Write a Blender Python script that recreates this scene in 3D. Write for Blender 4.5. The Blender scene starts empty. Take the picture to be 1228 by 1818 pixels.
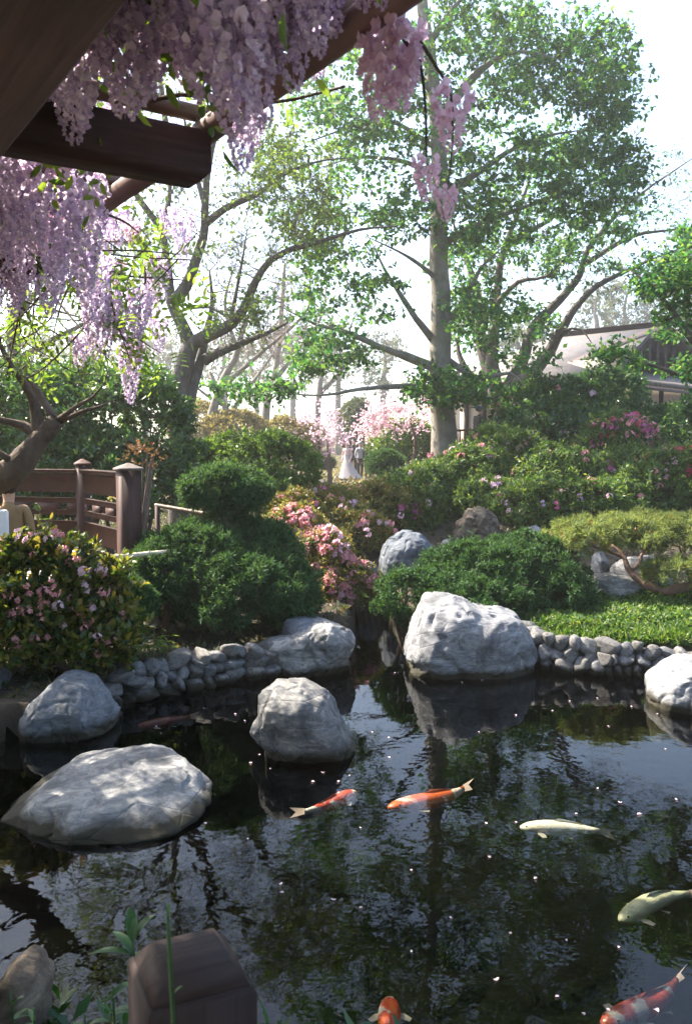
import bpy, math, random
import numpy as np
from mathutils import Vector, Matrix

R = math.radians
rng = np.random.default_rng(11)
random.seed(11)
SC = bpy.context.scene
COL = SC.collection

# ------------------------------------------------------------------ camera
F = 1565.0                       # focal length in photograph pixels (1228 x 1818)
CAMZ = 2.2
PITCH = R(4.0)
cam_d = bpy.data.cameras.new('camera')
cam = bpy.data.objects.new('camera', cam_d); COL.objects.link(cam)
cam.location = (0, 0, CAMZ)
cam.rotation_euler = (R(90) - PITCH, 0, 0)
cam_d.sensor_fit = 'VERTICAL'; cam_d.sensor_height = 36.0
cam_d.lens = F / 1818 * 36.0
cam_d.clip_start = 0.05; cam_d.clip_end = 2000
cam_d.dof.use_dof = True; cam_d.dof.focus_distance = 9.0; cam_d.dof.aperture_fstop = 8.0
SC.camera = cam

# ------------------------------------------------------------------ sky, sun, exposure
TO_SUN = Vector((-0.70, 0.42, 0.90)).normalized()
w = bpy.data.worlds.new('World'); SC.world = w; w.use_nodes = True
nt = w.node_tree; nt.nodes.clear()
sky = nt.nodes.new('ShaderNodeTexSky'); sky.sky_type = 'NISHITA'; sky.sun_disc = False
sky.sun_elevation = math.asin(TO_SUN.z); sky.sun_rotation = math.atan2(TO_SUN.x, TO_SUN.y)
sky.air_density = 1.0; sky.dust_density = 1.9; sky.ozone_density = 1.6
bgn = nt.nodes.new('ShaderNodeBackground'); bgn.inputs[1].default_value = 0.12
wo = nt.nodes.new('ShaderNodeOutputWorld')
nt.links.new(sky.outputs[0], bgn.inputs[0]); nt.links.new(bgn.outputs[0], wo.inputs[0])
sun_d = bpy.data.lights.new('sun', 'SUN'); sun_d.energy = 5.0; sun_d.angle = R(0.5); sun_d.color = (1, .93, .80)
sun = bpy.data.objects.new('sun', sun_d); COL.objects.link(sun)
sun.rotation_euler = TO_SUN.to_track_quat('Z', 'Y').to_euler(); sun.location = TO_SUN * 60
vs = SC.view_settings; vs.view_transform = 'Standard'; vs.look = 'None'; vs.gamma = 1; vs.exposure = 2.15
vs.use_curve_mapping = False
cy = SC.cycles
cy.max_bounces = 6; cy.diffuse_bounces = 3; cy.glossy_bounces = 3; cy.transmission_bounces = 4
cy.transparent_max_bounces = 10; cy.volume_bounces = 0; cy.caustics_reflective = False; cy.caustics_refractive = False
cy.use_denoising = True
try: cy.denoiser = 'OPENIMAGEDENOISE'
except Exception: pass
cy.sample_clamp_indirect = 6
cy.use_adaptive_sampling = True; cy.adaptive_threshold = 0.015

# ------------------------------------------------------------------ helpers
def P(px, py, Y):
    """world point that stands Y metres ahead of the camera on the line of sight (photograph pixels)"""
    u = (px - 614) / F; v = (909 - py) / F
    d = np.array([u, math.cos(PITCH) + v * math.sin(PITCH), -math.sin(PITCH) + v * math.cos(PITCH)])
    return np.array([0, 0, CAMZ]) + d * (Y / d[1])
def PZ(px, py, z=0.0):
    u = (px - 614) / F; v = (909 - py) / F
    d = np.array([u, math.cos(PITCH) + v * math.sin(PITCH), -math.sin(PITCH) + v * math.cos(PITCH)])
    return np.array([0, 0, CAMZ]) + d * ((z - CAMZ) / d[2])

def pix(q):
    d = np.asarray(q) - np.array([0, 0, CAMZ]); f = d[..., 1] * math.cos(PITCH) - d[..., 2] * math.sin(PITCH); u_ = d[..., 1] * math.sin(PITCH) + d[..., 2] * math.cos(PITCH)
    return 614 + F * d[..., 0] / f, 909 - F * u_ / f

def _hash(ix, iy, iz, seed):
    h = (ix * 374761393 + iy * 668265263 + iz * 2147483647 + seed * 974634721) & 0xFFFFFFFF
    h = ((h ^ (h >> 13)) * 1274126177) & 0xFFFFFFFF
    h = ((h ^ (h >> 16)) * 2246822519) & 0xFFFFFFFF
    return ((h ^ (h >> 15)) & 0xFFFFFF) / 8388607.5 - 1.0
def vnoise(p, seed=0):
    p = np.asarray(p, float); i = np.floor(p).astype(np.int64); f = p - i; f = f * f * (3 - 2 * f)
    r = 0
    for a in (0, 1):
        for b in (0, 1):
            for c in (0, 1):
                wt = (f[..., 0] if a else 1 - f[..., 0]) * (f[..., 1] if b else 1 - f[..., 1]) * (f[..., 2] if c else 1 - f[..., 2])
                r = r + wt * _hash(i[..., 0] + a, i[..., 1] + b, i[..., 2] + c, seed)
    return r
def fbm(p, seed=0, octv=4, gain=.5):
    r = 0; a = 1.0; q = np.asarray(p, float)
    for k in range(octv):
        r = r + a * vnoise(q, seed + k * 17); a *= gain; q = q * 2.03 + 5.1
    return r
def sstep(a, b, x):
    t = np.clip((x - a) / (b - a), 0, 1); return t * t * (3 - 2 * t)
def unit(v):
    v = np.asarray(v, float); return v / (np.linalg.norm(v, axis=-1, keepdims=True) + 1e-9)

BASE = {}
def link(o, parent=None):
    COL.objects.link(o)
    if parent is not None: o.parent = parent
    return o
def base_of(parent): return BASE.get(parent.name, np.zeros(3)) if parent is not None else np.zeros(3)
def thing(name, label, cat, loc, group=None):
    o = bpy.data.objects.new(name, None); COL.objects.link(o); o.location = [float(c) for c in loc]
    o.empty_display_size = .2
    o['label'] = label; o['category'] = cat
    if group: o['group'] = group
    BASE[o.name] = np.array(loc, float)
    return o
def tag(o, label=None, cat=None, group=None, kind=None):
    for k, v in (('label', label), ('category', cat), ('group', group), ('kind', kind)):
        if v: o[k] = v
    return o
def raw_mesh(name, V, Fs, smooth=False):
    me = bpy.data.meshes.new(name)
    V = np.ascontiguousarray(V, dtype=np.float32)
    if isinstance(Fs, np.ndarray):
        Fs = [Fs]
    Fs = [np.asarray(f, dtype=np.int32) for f in Fs if len(f)]
    nl = sum(f.size for f in Fs); npoly = sum(len(f) for f in Fs)
    me.vertices.add(len(V)); me.vertices.foreach_set('co', V.ravel())
    me.loops.add(nl); me.polygons.add(npoly)
    me.loops.foreach_set('vertex_index', np.concatenate([f.ravel() for f in Fs]))
    tot = np.concatenate([np.full(len(f), f.shape[1], np.int32) for f in Fs])
    start = np.concatenate([[0], np.cumsum(tot)[:-1]]).astype(np.int32)
    me.polygons.foreach_set('loop_start', start); me.polygons.foreach_set('loop_total', tot)
    if smooth: me.polygons.foreach_set('use_smooth', np.ones(npoly, bool))
    me.update(calc_edges=True)
    return me
def obj(name, V, Fs, mat, parent=None, smooth=False, kind=None, origin=None):
    b = base_of(parent); V = np.asarray(V, float)
    o0 = np.asarray(origin, float) if origin is not None else b
    me = raw_mesh(name, V - o0, Fs, smooth)
    me.materials.append(mat)
    o = bpy.data.objects.new(name, me)
    o.location = [float(c) for c in (o0 - b)]
    link(o, parent)
    if parent is not None: BASE[o.name] = o0
    else: BASE[o.name] = o0
    if kind: o['kind'] = kind
    return o
def inst(name, me, loc, rot=(0, 0, 0), scale=1.0, parent=None):
    o = bpy.data.objects.new(name, me)
    o.location = [float(c) for c in (np.asarray(loc, float) - base_of(parent))]
    o.rotation_euler = rot
    o.scale = (scale,) * 3 if np.isscalar(scale) else scale
    link(o, parent); BASE[o.name] = np.asarray(loc, float)
    return o

class MB:
    """collects shapes of one part"""
    def __init__(s): s.V = []; s.F = {3: [], 4: []}; s.n = 0
    def add(s, V, Fs):
        V = np.asarray(V, float)
        for f in (Fs if isinstance(Fs, list) else [Fs]):
            f = np.asarray(f, int)
            if len(f): s.F[f.shape[1]].append(f + s.n)
        s.V.append(V); s.n += len(V); return s
    def box(s, c, d, rz=0, bev=0.0, M=None):
        c = np.asarray(c, float); hx, hy, hz = np.asarray(d, float) / 2
        if bev <= 0:
            v = np.array([[x, y, z] for x in (-hx, hx) for y in (-hy, hy) for z in (-hz, hz)])
            f = np.array([[0, 1, 3, 2], [4, 6, 7, 5], [0, 4, 5, 1], [2, 3, 7, 6], [0, 2, 6, 4], [1, 5, 7, 3]])
            fs = [f]
        else:
            b = min(bev, hx * .9, hy * .9, hz * .9); v = []; idx = {}
            for sx in (-1, 1):
                for sy in (-1, 1):
                    for sz in (-1, 1):
                        for ax in range(3):
                            q = [sx * (hx - b), sy * (hy - b), sz * (hz - b)]; q[ax] = (sx, sy, sz)[ax] * (hx, hy, hz)[ax]
                            idx[(sx, sy, sz, ax)] = len(v); v.append(q)
            f4 = []; f3 = []
            for ax in range(3):
                o1, o2 = [a for a in range(3) if a != ax]
                for sg in (-1, 1):
                    loop = []
                    for a, bb in ((-1, -1), (1, -1), (1, 1), (-1, 1)):
                        k = [0, 0, 0]; k[ax] = sg; k[o1] = a; k[o2] = bb; loop.append(idx[(*k, ax)])
                    flip = (sg > 0) if ax == 1 else (sg < 0)
                    f4.append(loop[::-1] if flip else loop)
            for ax in range(3):
                o1, o2 = [a for a in range(3) if a != ax]
                for a in (-1, 1):
                    for bb in (-1, 1):
                        k0 = [0, 0, 0]; k0[o1] = a; k0[o2] = bb; k1 = list(k0); k0[ax] = -1; k1[ax] = 1
                        f4.append([idx[(*k0, o1)], idx[(*k1, o1)], idx[(*k1, o2)], idx[(*k0, o2)]])
            for sx in (-1, 1):
                for sy in (-1, 1):
                    for sz in (-1, 1): f3.append([idx[(sx, sy, sz, a)] for a in range(3)])
            v = np.array(v); fs = [np.array(f4), np.array(f3)]
        if M is not None: v = v @ np.asarray(M, float).T
        elif rz:
            cs, sn = math.cos(rz), math.sin(rz); v = v @ np.array([[cs, sn, 0], [-sn, cs, 0], [0, 0, 1]])
        return s.add(v + c, fs)
    def beam(s, a, b, wd, ht, bev=.006):
        """rectangular timber from a to b (centre line), kept upright"""
        a = np.asarray(a, float); b = np.asarray(b, float); d = b - a; L = np.linalg.norm(d); x = d / L
        y = np.cross([0, 0, 1.], x); y = y / (np.linalg.norm(y) + 1e-9)
        if np.linalg.norm(np.cross([0, 0, 1.], x)) < 1e-5: y = np.array([0, 1., 0])
        z = np.cross(x, y)
        return s.box((a + b) / 2, (L, wd, ht), bev=bev, M=np.stack([x, y, z], 1))
    def tube(s, pts, rad, n=8, cap=True):
        V, Fq, caps = tube(pts, rad, n)
        s.add(V, [Fq] + ([caps] if cap else [])); return s
    def arrays(s):
        V = np.concatenate(s.V); return V, [np.concatenate(f) for f in s.F.values() if f]
    def build(s, name, mat, parent=None, smooth=False, kind=None, origin=None):
        V, Fs = s.arrays(); return obj(name, V, Fs, mat, parent, smooth, kind, origin)

def resample(pts, step):
    pts = np.asarray(pts, float)
    if len(pts) < 3:
        n = max(2, int(np.linalg.norm(pts[-1] - pts[0]) / step) + 1); t = np.linspace(0, 1, n)[:, None]
        return pts[0] * (1 - t) + pts[-1] * t, np.linspace(0, 1, n)
    q = np.vstack([2 * pts[0] - pts[1], pts, 2 * pts[-1] - pts[-2]]); out = []; par = []
    for i in range(1, len(q) - 2):
        p0, p1, p2, p3 = q[i - 1:i + 3]; n = max(1, int(np.linalg.norm(p2 - p1) / step + .5))
        for k in range(n):
            t = k / n
            out.append(.5 * ((2 * p1) + (-p0 + p2) * t + (2 * p0 - 5 * p1 + 4 * p2 - p3) * t * t + (-p0 + 3 * p1 - 3 * p2 + p3) * t ** 3))
            par.append((i - 1 + t) / (len(pts) - 1))
    out.append(pts[-1]); par.append(1.0)
    return np.array(out), np.array(par)
def tube(pts, rad, n=8, rough=0.0, seed=0):
    pts = np.asarray(pts, float); m = len(pts); rad = np.broadcast_to(np.asarray(rad, float), (m,))
    T = np.gradient(pts, axis=0); T = unit(T)
    a = np.array([0, 0, 1.]) if abs(T[0][2]) < .9 else np.array([1., 0, 0])
    u = unit(np.cross(T[0], a)); U = [u]
    for k in range(1, m):
        u = u - T[k] * np.dot(u, T[k]); u = unit(u); U.append(u)
    U = np.array(U); W = np.cross(T, U)
    ang = np.linspace(0, 2 * math.pi, n, endpoint=False)
    dirs = U[:, None] * np.cos(ang)[None, :, None] + W[:, None] * np.sin(ang)[None, :, None]
    r = rad[:, None] * np.ones(n)[None]
    if rough > 0:
        q = pts[:, None] + dirs * rad[:, None, None]
        r = r * (1 + rough * fbm(q * np.array([1.6, 1.6, .8]) / (rad.max() * 2 + .02), seed, 3))
    V = (pts[:, None] + dirs * r[..., None]).reshape(-1, 3)
    k = np.arange(m - 1)[:, None] * n; j = np.arange(n)[None]; j2 = (j + 1) % n
    Fq = np.stack([k + j, k + j2, k + n + j2, k + n + j], -1).reshape(-1, 4)
    caps = []
    for j_ in range(1, n - 1): caps += [[0, j_ + 1, j_], [(m - 1) * n, (m - 1) * n + j_, (m - 1) * n + j_ + 1]]
    return V, Fq, np.array(caps)

def leaves(pos, d, nrm, L, W, fold=.12, fine=False):
    """leaf blades: pos base, d direction, nrm face normal"""
    N = len(pos); d = unit(d); b = unit(np.cross(d, nrm)); nn = np.cross(b, d)
    L = np.broadcast_to(L, (N,))[:, None]; W = np.broadcast_to(W, (N,))[:, None]
    if not fine:
        V = np.stack([pos, pos + d * L * .45 + b * W * .5 + nn * W * fold, pos + d * L - nn * L * .08, pos + d * L * .45 - b * W * .5 + nn * W * fold], 1)
        return V.reshape(-1, 3), np.arange(N * 4).reshape(-1, 4)
    V = np.stack([pos, pos + d * L * .3 + b * W * .42 + nn * W * fold, pos + d * L * .68 + b * W * .42 + nn * W * (fold - .05),
                  pos + d * L - nn * L * .12, pos + d * L * .68 - b * W * .42 + nn * W * (fold - .05), pos + d * L * .3 - b * W * .42 + nn * W * fold], 1)
    i = np.arange(N)[:, None] * 6
    Fq = np.concatenate([i + [[0, 1, 2, 3]], i + [[0, 3, 4, 5]]])
    return V.reshape(-1, 3), Fq
def rdir(n, r=None):
    r = r or rng; return unit(r.normal(size=(n, 3)))

# ------------------------------------------------------------------ materials
def newmat(name):
    m = bpy.data.materials.new(name); m.use_nodes = True; t = m.node_tree; t.nodes.clear()
    o = t.nodes.new('ShaderNodeOutputMaterial'); return m, t, o
def ramp(t, stops, fac):
    r = t.nodes.new('ShaderNodeValToRGB'); e = r.color_ramp.elements
    while len(e) < len(stops): e.new(.5)
    for k, (p, c) in enumerate(stops): e[k].position = p; e[k].color = (*c, 1)
    t.links.new(fac, r.inputs[0]); return r.outputs[0]
def noise(t, scale, detail=6, rough=.6, vec=None, dist=0):
    n = t.nodes.new('ShaderNodeTexNoise'); n.inputs['Scale'].default_value = scale; n.inputs['Detail'].default_value = detail
    n.inputs['Roughness'].default_value = rough; n.inputs['Distortion'].default_value = dist
    if vec is not None: t.links.new(vec, n.inputs['Vector'])
    return n.outputs['Fac']
def coords(t, kind='Object', scale=None, rot=None):
    c = t.nodes.new('ShaderNodeTexCoord'); o = c.outputs[kind]
    if scale is not None or rot is not None:
        mp = t.nodes.new('ShaderNodeMapping'); t.links.new(o, mp.inputs[0])
        if scale is not None: mp.inputs['Scale'].default_value = scale
        if rot is not None: mp.inputs['Rotation'].default_value = rot
        o = mp.outputs[0]
    return o
def bump(t, h, strength, dist=.02, nrm=None):
    b = t.nodes.new('ShaderNodeBump'); b.inputs['Strength'].default_value = strength; b.inputs['Distance'].default_value = dist
    t.links.new(h, b.inputs['Height'])
    if nrm is not None: t.links.new(nrm, b.inputs['Normal'])
    return b.outputs[0]
def mixc(t, a, b, fac, mode='MIX'):
    m = t.nodes.new('ShaderNodeMix'); m.data_type = 'RGBA'; m.blend_type = mode
    for s, k in ((fac, 0), (a, 6), (b, 7)):
        if hasattr(s, 'links') or hasattr(s, 'is_linked'): t.links.new(s, m.inputs[k])
        else: m.inputs[k].default_value = s if k == 0 else (*s, 1)
    return m.outputs[2]
def leafmat(name, cols, trans=.45, tcol=None, rough=.45, gloss=.35):
    m, t, o = newmat(name)
    g = t.nodes.new('ShaderNodeNewGeometry'); n = len(cols)
    c = ramp(t, [(k / max(1, n - 1), cc) for k, cc in enumerate(cols)], g.outputs['Random Per Island'])
    p = t.nodes.new('ShaderNodeBsdfPrincipled'); t.links.new(c, p.inputs['Base Color'])
    p.inputs['Roughness'].default_value = rough; p.inputs['Specular IOR Level'].default_value = gloss
    tr = t.nodes.new('ShaderNodeBsdfTranslucent')
    tc = mixc(t, c, tcol or (1.9, 1.75, .75), 1.0, 'MULTIPLY')
    t.links.new(tc, tr.inputs[0])
    mx = t.nodes.new('ShaderNodeMixShader'); mx.inputs[0].default_value = trans
    t.links.new(p.outputs[0], mx.inputs[1]); t.links.new(tr.outputs[0], mx.inputs[2]); t.links.new(mx.outputs[0], o.inputs[0])
    return m
def plain(name, stops, scale=6, rough=.7, bs=.3, bd=.01, coord_scale=None, spec=.3, kind='Object', bscale=None):
    m, t, o = newmat(name); v = coords(t, kind, coord_scale)
    n = noise(t, scale, 7, .62, v); c = ramp(t, stops, n)
    p = t.nodes.new('ShaderNodeBsdfPrincipled'); t.links.new(c, p.inputs['Base Color'])
    p.inputs['Roughness'].default_value = rough; p.inputs['Specular IOR Level'].default_value = spec
    if bs: t.links.new(bump(t, noise(t, bscale or scale * 3, 6, .65, v), bs, bd), p.inputs['Normal'])
    t.links.new(p.outputs[0], o.inputs[0]); return m

def woodmat(name, lo, hi, rz=0.0, vertical=False, rough=.65):
    m, t, o = newmat(name); v = coords(t, 'Object', None, (0, 0, -rz))
    mp = t.nodes.new('ShaderNodeMapping'); mp.inputs['Scale'].default_value = (1, 1, .05) if vertical else (.05, 1, 1); t.links.new(v, mp.inputs[0])
    g = noise(t, 42, 5, .65, mp.outputs[0], .8); bl_ = noise(t, 2.5, 5, .6, v)
    c = ramp(t, [(.3, lo), (.7, hi)], g); c = mixc(t, c, ramp(t, [(.3, (.55, .55, .58)), (.7, (1.25, 1.2, 1.15))], bl_), 1.0, 'MULTIPLY')
    p = t.nodes.new('ShaderNodeBsdfPrincipled'); t.links.new(c, p.inputs[0]); p.inputs['Roughness'].default_value = rough; p.inputs['Specular IOR Level'].default_value = .25
    t.links.new(bump(t, noise(t, 120, 3, .6, v), .2, .002, bump(t, g, .5, .004)), p.inputs['Normal']); t.links.new(p.outputs[0], o.inputs[0]); return m
M = {}
M['wood'] = plain('stained timber', [(.3, (.035, .02, .016)), (.7, (.075, .042, .034))], 5, .62, .35, .004, (1, 1, 1), bscale=60)
M['wood_red'] = plain('red brown timber', [(.3, (.042, .019, .014)), (.7, (.085, .040, .031))], 5, .65, .3, .004, bscale=50)
_ab = math.atan2(.836, -.548)
M['wood_b'] = woodmat('beam timber', (.022, .012, .009), (.055, .030, .022), _ab); M['wood_r'] = woodmat('rafter timber', (.026, .013, .009), (.066, .033, .023), _ab - math.pi / 2); M['wood_v'] = woodmat('post timber', (.016, .009, .008), (.04, .022, .019), 0, True); M['wood_cap'] = woodmat('post cap timber', (.022, .013, .012), (.05, .031, .028), .4)
M['wood_red_v'] = woodmat('railing post timber', (.035, .016, .012), (.075, .036, .028), 0, True)
M['pole'] = plain('peeled round pole', [(.3, (.12, .07, .055)), (.7, (.2, .125, .10))], 7, .6, .25, .003, bscale=40)
M['deckwood'] = plain('weathered deck board', [(.3, (.22, .18, .16)), (.7, (.36, .31, .28))], 8, .75, .3, .003, bscale=50)
M['cap_wood'] = plain('weathered cap', [(.3, (.085, .065, .055)), (.7, (.15, .12, .105))], 9, .7, .3, .003)
M['bamboo_old'] = plain('aged bamboo', [(.3, (.2, .14, .09)), (.7, (.3, .22, .15))], 6, .5, .1, .002)
M['bamboo'] = plain('dry bamboo', [(.3, (.45, .38, .27)), (.7, (.62, .55, .42))], 6, .45, .1, .002)
M['bark'] = plain('grey bark', [(.25, (.05, .04, .033)), (.5, (.095, .078, .066)), (.75, (.16, .135, .115))], 9, .85, .8, .03, (1, 1, .45), bscale=22)
M['bark_smooth'] = plain('smooth grey bark', [(.25, (.13, .11, .085)), (.5, (.22, .19, .155)), (.75, (.31, .28, .24))], 5, .8, .5, .02, (1, 1, .7), bscale=18)
M['bark_red'] = plain('reddish bark', [(.25, (.10, .055, .04)), (.75, (.22, .13, .095))], 6, .85, .8, .03, (1.5, 1.5, .4), bscale=14)
M['twig'] = plain('twig bark', [(.3, (.09, .065, .05)), (.7, (.17, .125, .10))], 8, .85, .2, .004)
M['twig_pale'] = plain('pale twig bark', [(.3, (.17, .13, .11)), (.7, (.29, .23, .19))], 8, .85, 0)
M['vine'] = plain('vine bark', [(.3, (.06, .04, .028)), (.7, (.14, .10, .072))], 9, .9, .9, .03, (1, 1, .6), bscale=26)
M['earth'] = plain('bank soil', [(.3, (.035, .025, .018)), (.55, (.06, .045, .03)), (.75, (.085, .085, .035))], 1.4, .95, .7, .04, kind='Object', bscale=12)
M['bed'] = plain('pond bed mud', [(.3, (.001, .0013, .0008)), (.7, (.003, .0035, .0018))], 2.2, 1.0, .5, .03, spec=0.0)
M['mortar'] = plain('wall mortar', [(.3, (.03, .026, .02)), (.7, (.065, .056, .046))], 9, .95, .5, .01)
M['skin'] = plain('skin', [(.3, (.42, .25, .18)), (.7, (.50, .31, .23))], 4, .55, 0)
M['hair_dark'] = plain('dark hair', [(.3, (.015, .011, .009)), (.7, (.03, .022, .018))], 30, .5, .3, .003)
M['hair_fair'] = plain('fair hair', [(.3, (.22, .13, .06)), (.7, (.33, .2, .1))], 30, .5, .3, .003)
def cloth(name, c):
    return plain(name, [(.3, tuple(x * .82 for x in c)), (.7, c)], 6, .85, .3, .004, bscale=14)
M['tan_cloth'] = cloth('tan cloth', (.30, .19, .095)); M['dark_cloth'] = cloth('dark cloth', (.02, .019, .02))
M['white_cloth'] = cloth('white cloth', (.8, .76, .74)); M['navy_cloth'] = cloth('navy cloth', (.03, .06, .16))
M['gown'] = cloth('gown cloth', (.55, .48, .46)); M['white_top'] = cloth('white top cloth', (.5, .47, .47)); M['blush_cloth'] = cloth('blush cloth', (.75, .52, .48)); M['red_cloth'] = cloth('red cloth', (.5, .06, .06))
M['plaster'] = plain('cream plaster', [(.3, (.62, .50, .40)), (.7, (.70, .58, .47))], 2, .9, .1, .004)
M['dark_trim'] = plain('dark trim timber', [(.3, (.045, .028, .024)), (.7, (.08, .05, .042))], 4, .7, .2, .004)

def rockmat(name, lo, mid, hi, seed=0.0, wet=.05, vary=True):
    m, t, o = newmat(name)
    v = coords(t, 'Object'); v2 = coords(t, 'Object', (1, 1.2, 2.6), (.5 + seed, .35, .2))
    big = noise(t, 2.3, 8, .68, v, .6); streak = noise(t, 5.0, 9, .72, v2, 1.4); fine = noise(t, 55, 4, .7, v)
    c = ramp(t, [(.30, lo), (.47, mid), (.62, hi), (.8, tuple(x * 1.08 for x in hi))], streak)
    c = mixc(t, c, tuple(x * .5 for x in mid), ramp(t, [(.50, (0, 0, 0)), (.62, (.9, .9, .9))], big))
    c = mixc(t, c, ramp(t, [(.34, (.5, .5, .54)), (.46, (1, 1, 1))], fine), .6, 'MULTIPLY')
    if vary:
        oi = t.nodes.new('ShaderNodeObjectInfo'); c = mixc(t, c, ramp(t, [(0, (.68, .66, .63)), (.35, (1.0, .99, 1.0)), (.7, (.88, .92, 1.0)), (1, (1.2, 1.16, 1.08))], oi.outputs['Random']), 1.0, 'MULTIPLY')
    # damp, algae-stained band where the stone meets the pond
    g = t.nodes.new('ShaderNodeNewGeometry'); sx = t.nodes.new('ShaderNodeSeparateXYZ'); t.links.new(g.outputs['Position'], sx.inputs[0])
    ad = t.nodes.new('ShaderNodeMath'); ad.operation = 'MULTIPLY_ADD'; t.links.new(noise(t, 6, 4, .6, v), ad.inputs[0]); ad.inputs[1].default_value = -.10
    t.links.new(sx.outputs[2], ad.inputs[2])
    band = ramp(t, [(0.0, (1, 1, 1)), (wet, (0, 0, 0))], ad.outputs[0])
    c = mixc(t, c, (.028, .024, .014), band)
    p = t.nodes.new('ShaderNodeBsdfPrincipled'); t.links.new(c, p.inputs['Base Color']); p.inputs['Roughness'].default_value = .8
    p.inputs['Specular IOR Level'].default_value = .25
    b1 = bump(t, streak, .32, .025); b2 = bump(t, noise(t, 28, 8, .7, v), .28, .008, b1)
    vor = t.nodes.new('ShaderNodeTexVoronoi'); vor.feature = 'DISTANCE_TO_EDGE'; vor.inputs['Scale'].default_value = 2.4
    t.links.new(v2, vor.inputs['Vector'])
    cr = ramp(t, [(0, (0, 0, 0)), (.035, (1, 1, 1))], vor.outputs['Distance'])
    b3 = bump(t, cr, .25, .02, b2)
    t.links.new(b3, p.inputs['Normal']); t.links.new(p.outputs[0], o.inputs[0]); return m
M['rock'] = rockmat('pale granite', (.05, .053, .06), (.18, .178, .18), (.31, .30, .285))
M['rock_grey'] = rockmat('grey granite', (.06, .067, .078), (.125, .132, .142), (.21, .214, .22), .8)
M['rock_brown'] = rockmat('brown stone', (.05, .035, .025), (.11, .08, .055), (.19, .145, .10), 1.7)
M['cobble'] = rockmat('river cobble', (.07, .066, .064), (.145, .138, .132), (.235, .222, .208), .3, .04, True)

# ------------------------------------------------------------------ the setting: ground, pond, haze
POND = [PZ(-160, 1330)[:2], PZ(60, 1312)[:2], PZ(215, 1245)[:2], PZ(335, 1222)[:2], PZ(460, 1200)[:2], PZ(560, 1180)[:2], PZ(625, 1150)[:2],
        PZ(628, 1105)[:2], PZ(640, 1085)[:2], PZ(690, 1075)[:2], PZ(700, 1100)[:2], PZ(760, 1145)[:2], PZ(900, 1165)[:2], PZ(950, 1180)[:2],
        PZ(1060, 1188)[:2], PZ(1215, 1192)[:2], (4.6, 8.5), (6.2, 7.6), (7.4, 5.5), (7.0, 3.2), (5.0, 1.9), (2.4, 2.0),
        (.9, 2.5), (.2, 2.85), (-.5, 3.0), (-1.0, 3.15), (-1.5, 3.3), (-2.2, 3.65), (-2.9, 4.3), (-3.7, 5.1)]
POND = np.array([tuple(p) for p in POND], float)
def pond_sd(x, y):
    """signed distance to the shoreline, positive on land"""
    p = np.stack([x, y], -1); best = np.full(x.shape, 1e9); inside = np.zeros(x.shape, bool)
    for k in range(len(POND)):
        a = POND[k]; b = POND[(k + 1) % len(POND)]; e = b - a
        t = np.clip(((p - a) @ e) / (e @ e), 0, 1)
        best = np.minimum(best, np.linalg.norm(p - (a + t[..., None] * e), axis=-1))
        cr = ((a[1] > y) != (b[1] > y)) & (x < (b[0] - a[0]) * (y - a[1]) / (b[1] - a[1] + 1e-12) + a[0])
        inside ^= cr
    return np.where(inside, -best, best)
def land(x, y):
    x = np.asarray(x, float); y = np.asarray(y, float)
    e0 = -1 + .2 * np.clip(y - 20, 0, 40)
    h = .28 + .37 * sstep(9, 16, y) + .25 * sstep(16, 40, y) + 1.35 * sstep(e0, e0 + 4, x) * sstep(12, 20, y)
    h = h - .15 * sstep(4.5, 3.0, y) + 3.0 * sstep(55, 130, y)
    return h + .05 * vnoise(np.stack([x * .9, y * .9, 0 * x], -1), 3) + .02 * vnoise(np.stack([x * 4, y * 4, 0 * x], -1), 5)
def ground(x, y):
    x = np.asarray(x, float); y = np.asarray(y, float)
    sd = pond_sd(x, y)
    return -1.1 + (land(x, y) + 1.1) * sstep(-.26, .10, sd)
def gz(x, y): return float(ground(np.array([x]), np.array([y]))[0])

gx = np.concatenate([-np.geomspace(90, 6.2, 40), np.arange(-6, 7.6, .09), np.geomspace(7.8, 90, 40)])
gy = np.concatenate([np.linspace(-14, -.5, 20), np.arange(0, 15, .09), np.geomspace(15.1, 160, 70)])
X, Y_ = np.meshgrid(gx, gy); Z = ground(X, Y_)
V = np.stack([X, Y_, Z], -1).reshape(-1, 3); nx = len(gx); ny = len(gy)
i = (np.arange(ny - 1)[:, None] * nx + np.arange(nx - 1)[None]).ravel()
Fg = np.stack([i, i + 1, i + nx + 1, i + nx], -1)
inw = V[Fg].mean(1)[:, 2] < -.1
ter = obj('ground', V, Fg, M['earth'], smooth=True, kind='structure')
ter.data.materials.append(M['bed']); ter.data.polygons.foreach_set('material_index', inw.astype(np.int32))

m, t, o = newmat('pond water')
v = coords(t, 'Object', (1, .8, 1))
n1 = noise(t, 3.2, 2, .5, v, .5); n2 = noise(t, 11, 2, .5, v, .2); n3 = noise(t, .7, 1, .5, v)
b = bump(t, n1, .05, .035); b = bump(t, n2, .07, .012, b); b = bump(t, n3, .05, .10, b)
fr = t.nodes.new('ShaderNodeFresnel'); fr.inputs[0].default_value = 1.33; t.links.new(b, fr.inputs['Normal'])
gl = t.nodes.new('ShaderNodeBsdfGlossy'); gl.inputs['Roughness'].default_value = .0; t.links.new(b, gl.inputs['Normal'])
tr = t.nodes.new('ShaderNodeBsdfTransparent'); tr.inputs[0].default_value = (.72, .725, .67, 1)
mx = t.nodes.new('ShaderNodeMixShader'); t.links.new(fr.outputs[0], mx.inputs[0]); t.links.new(tr.outputs[0], mx.inputs[1]); t.links.new(gl.outputs[0], mx.inputs[2])
t.links.new(mx.outputs[0], o.inputs[0]); M['water'] = m
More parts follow.
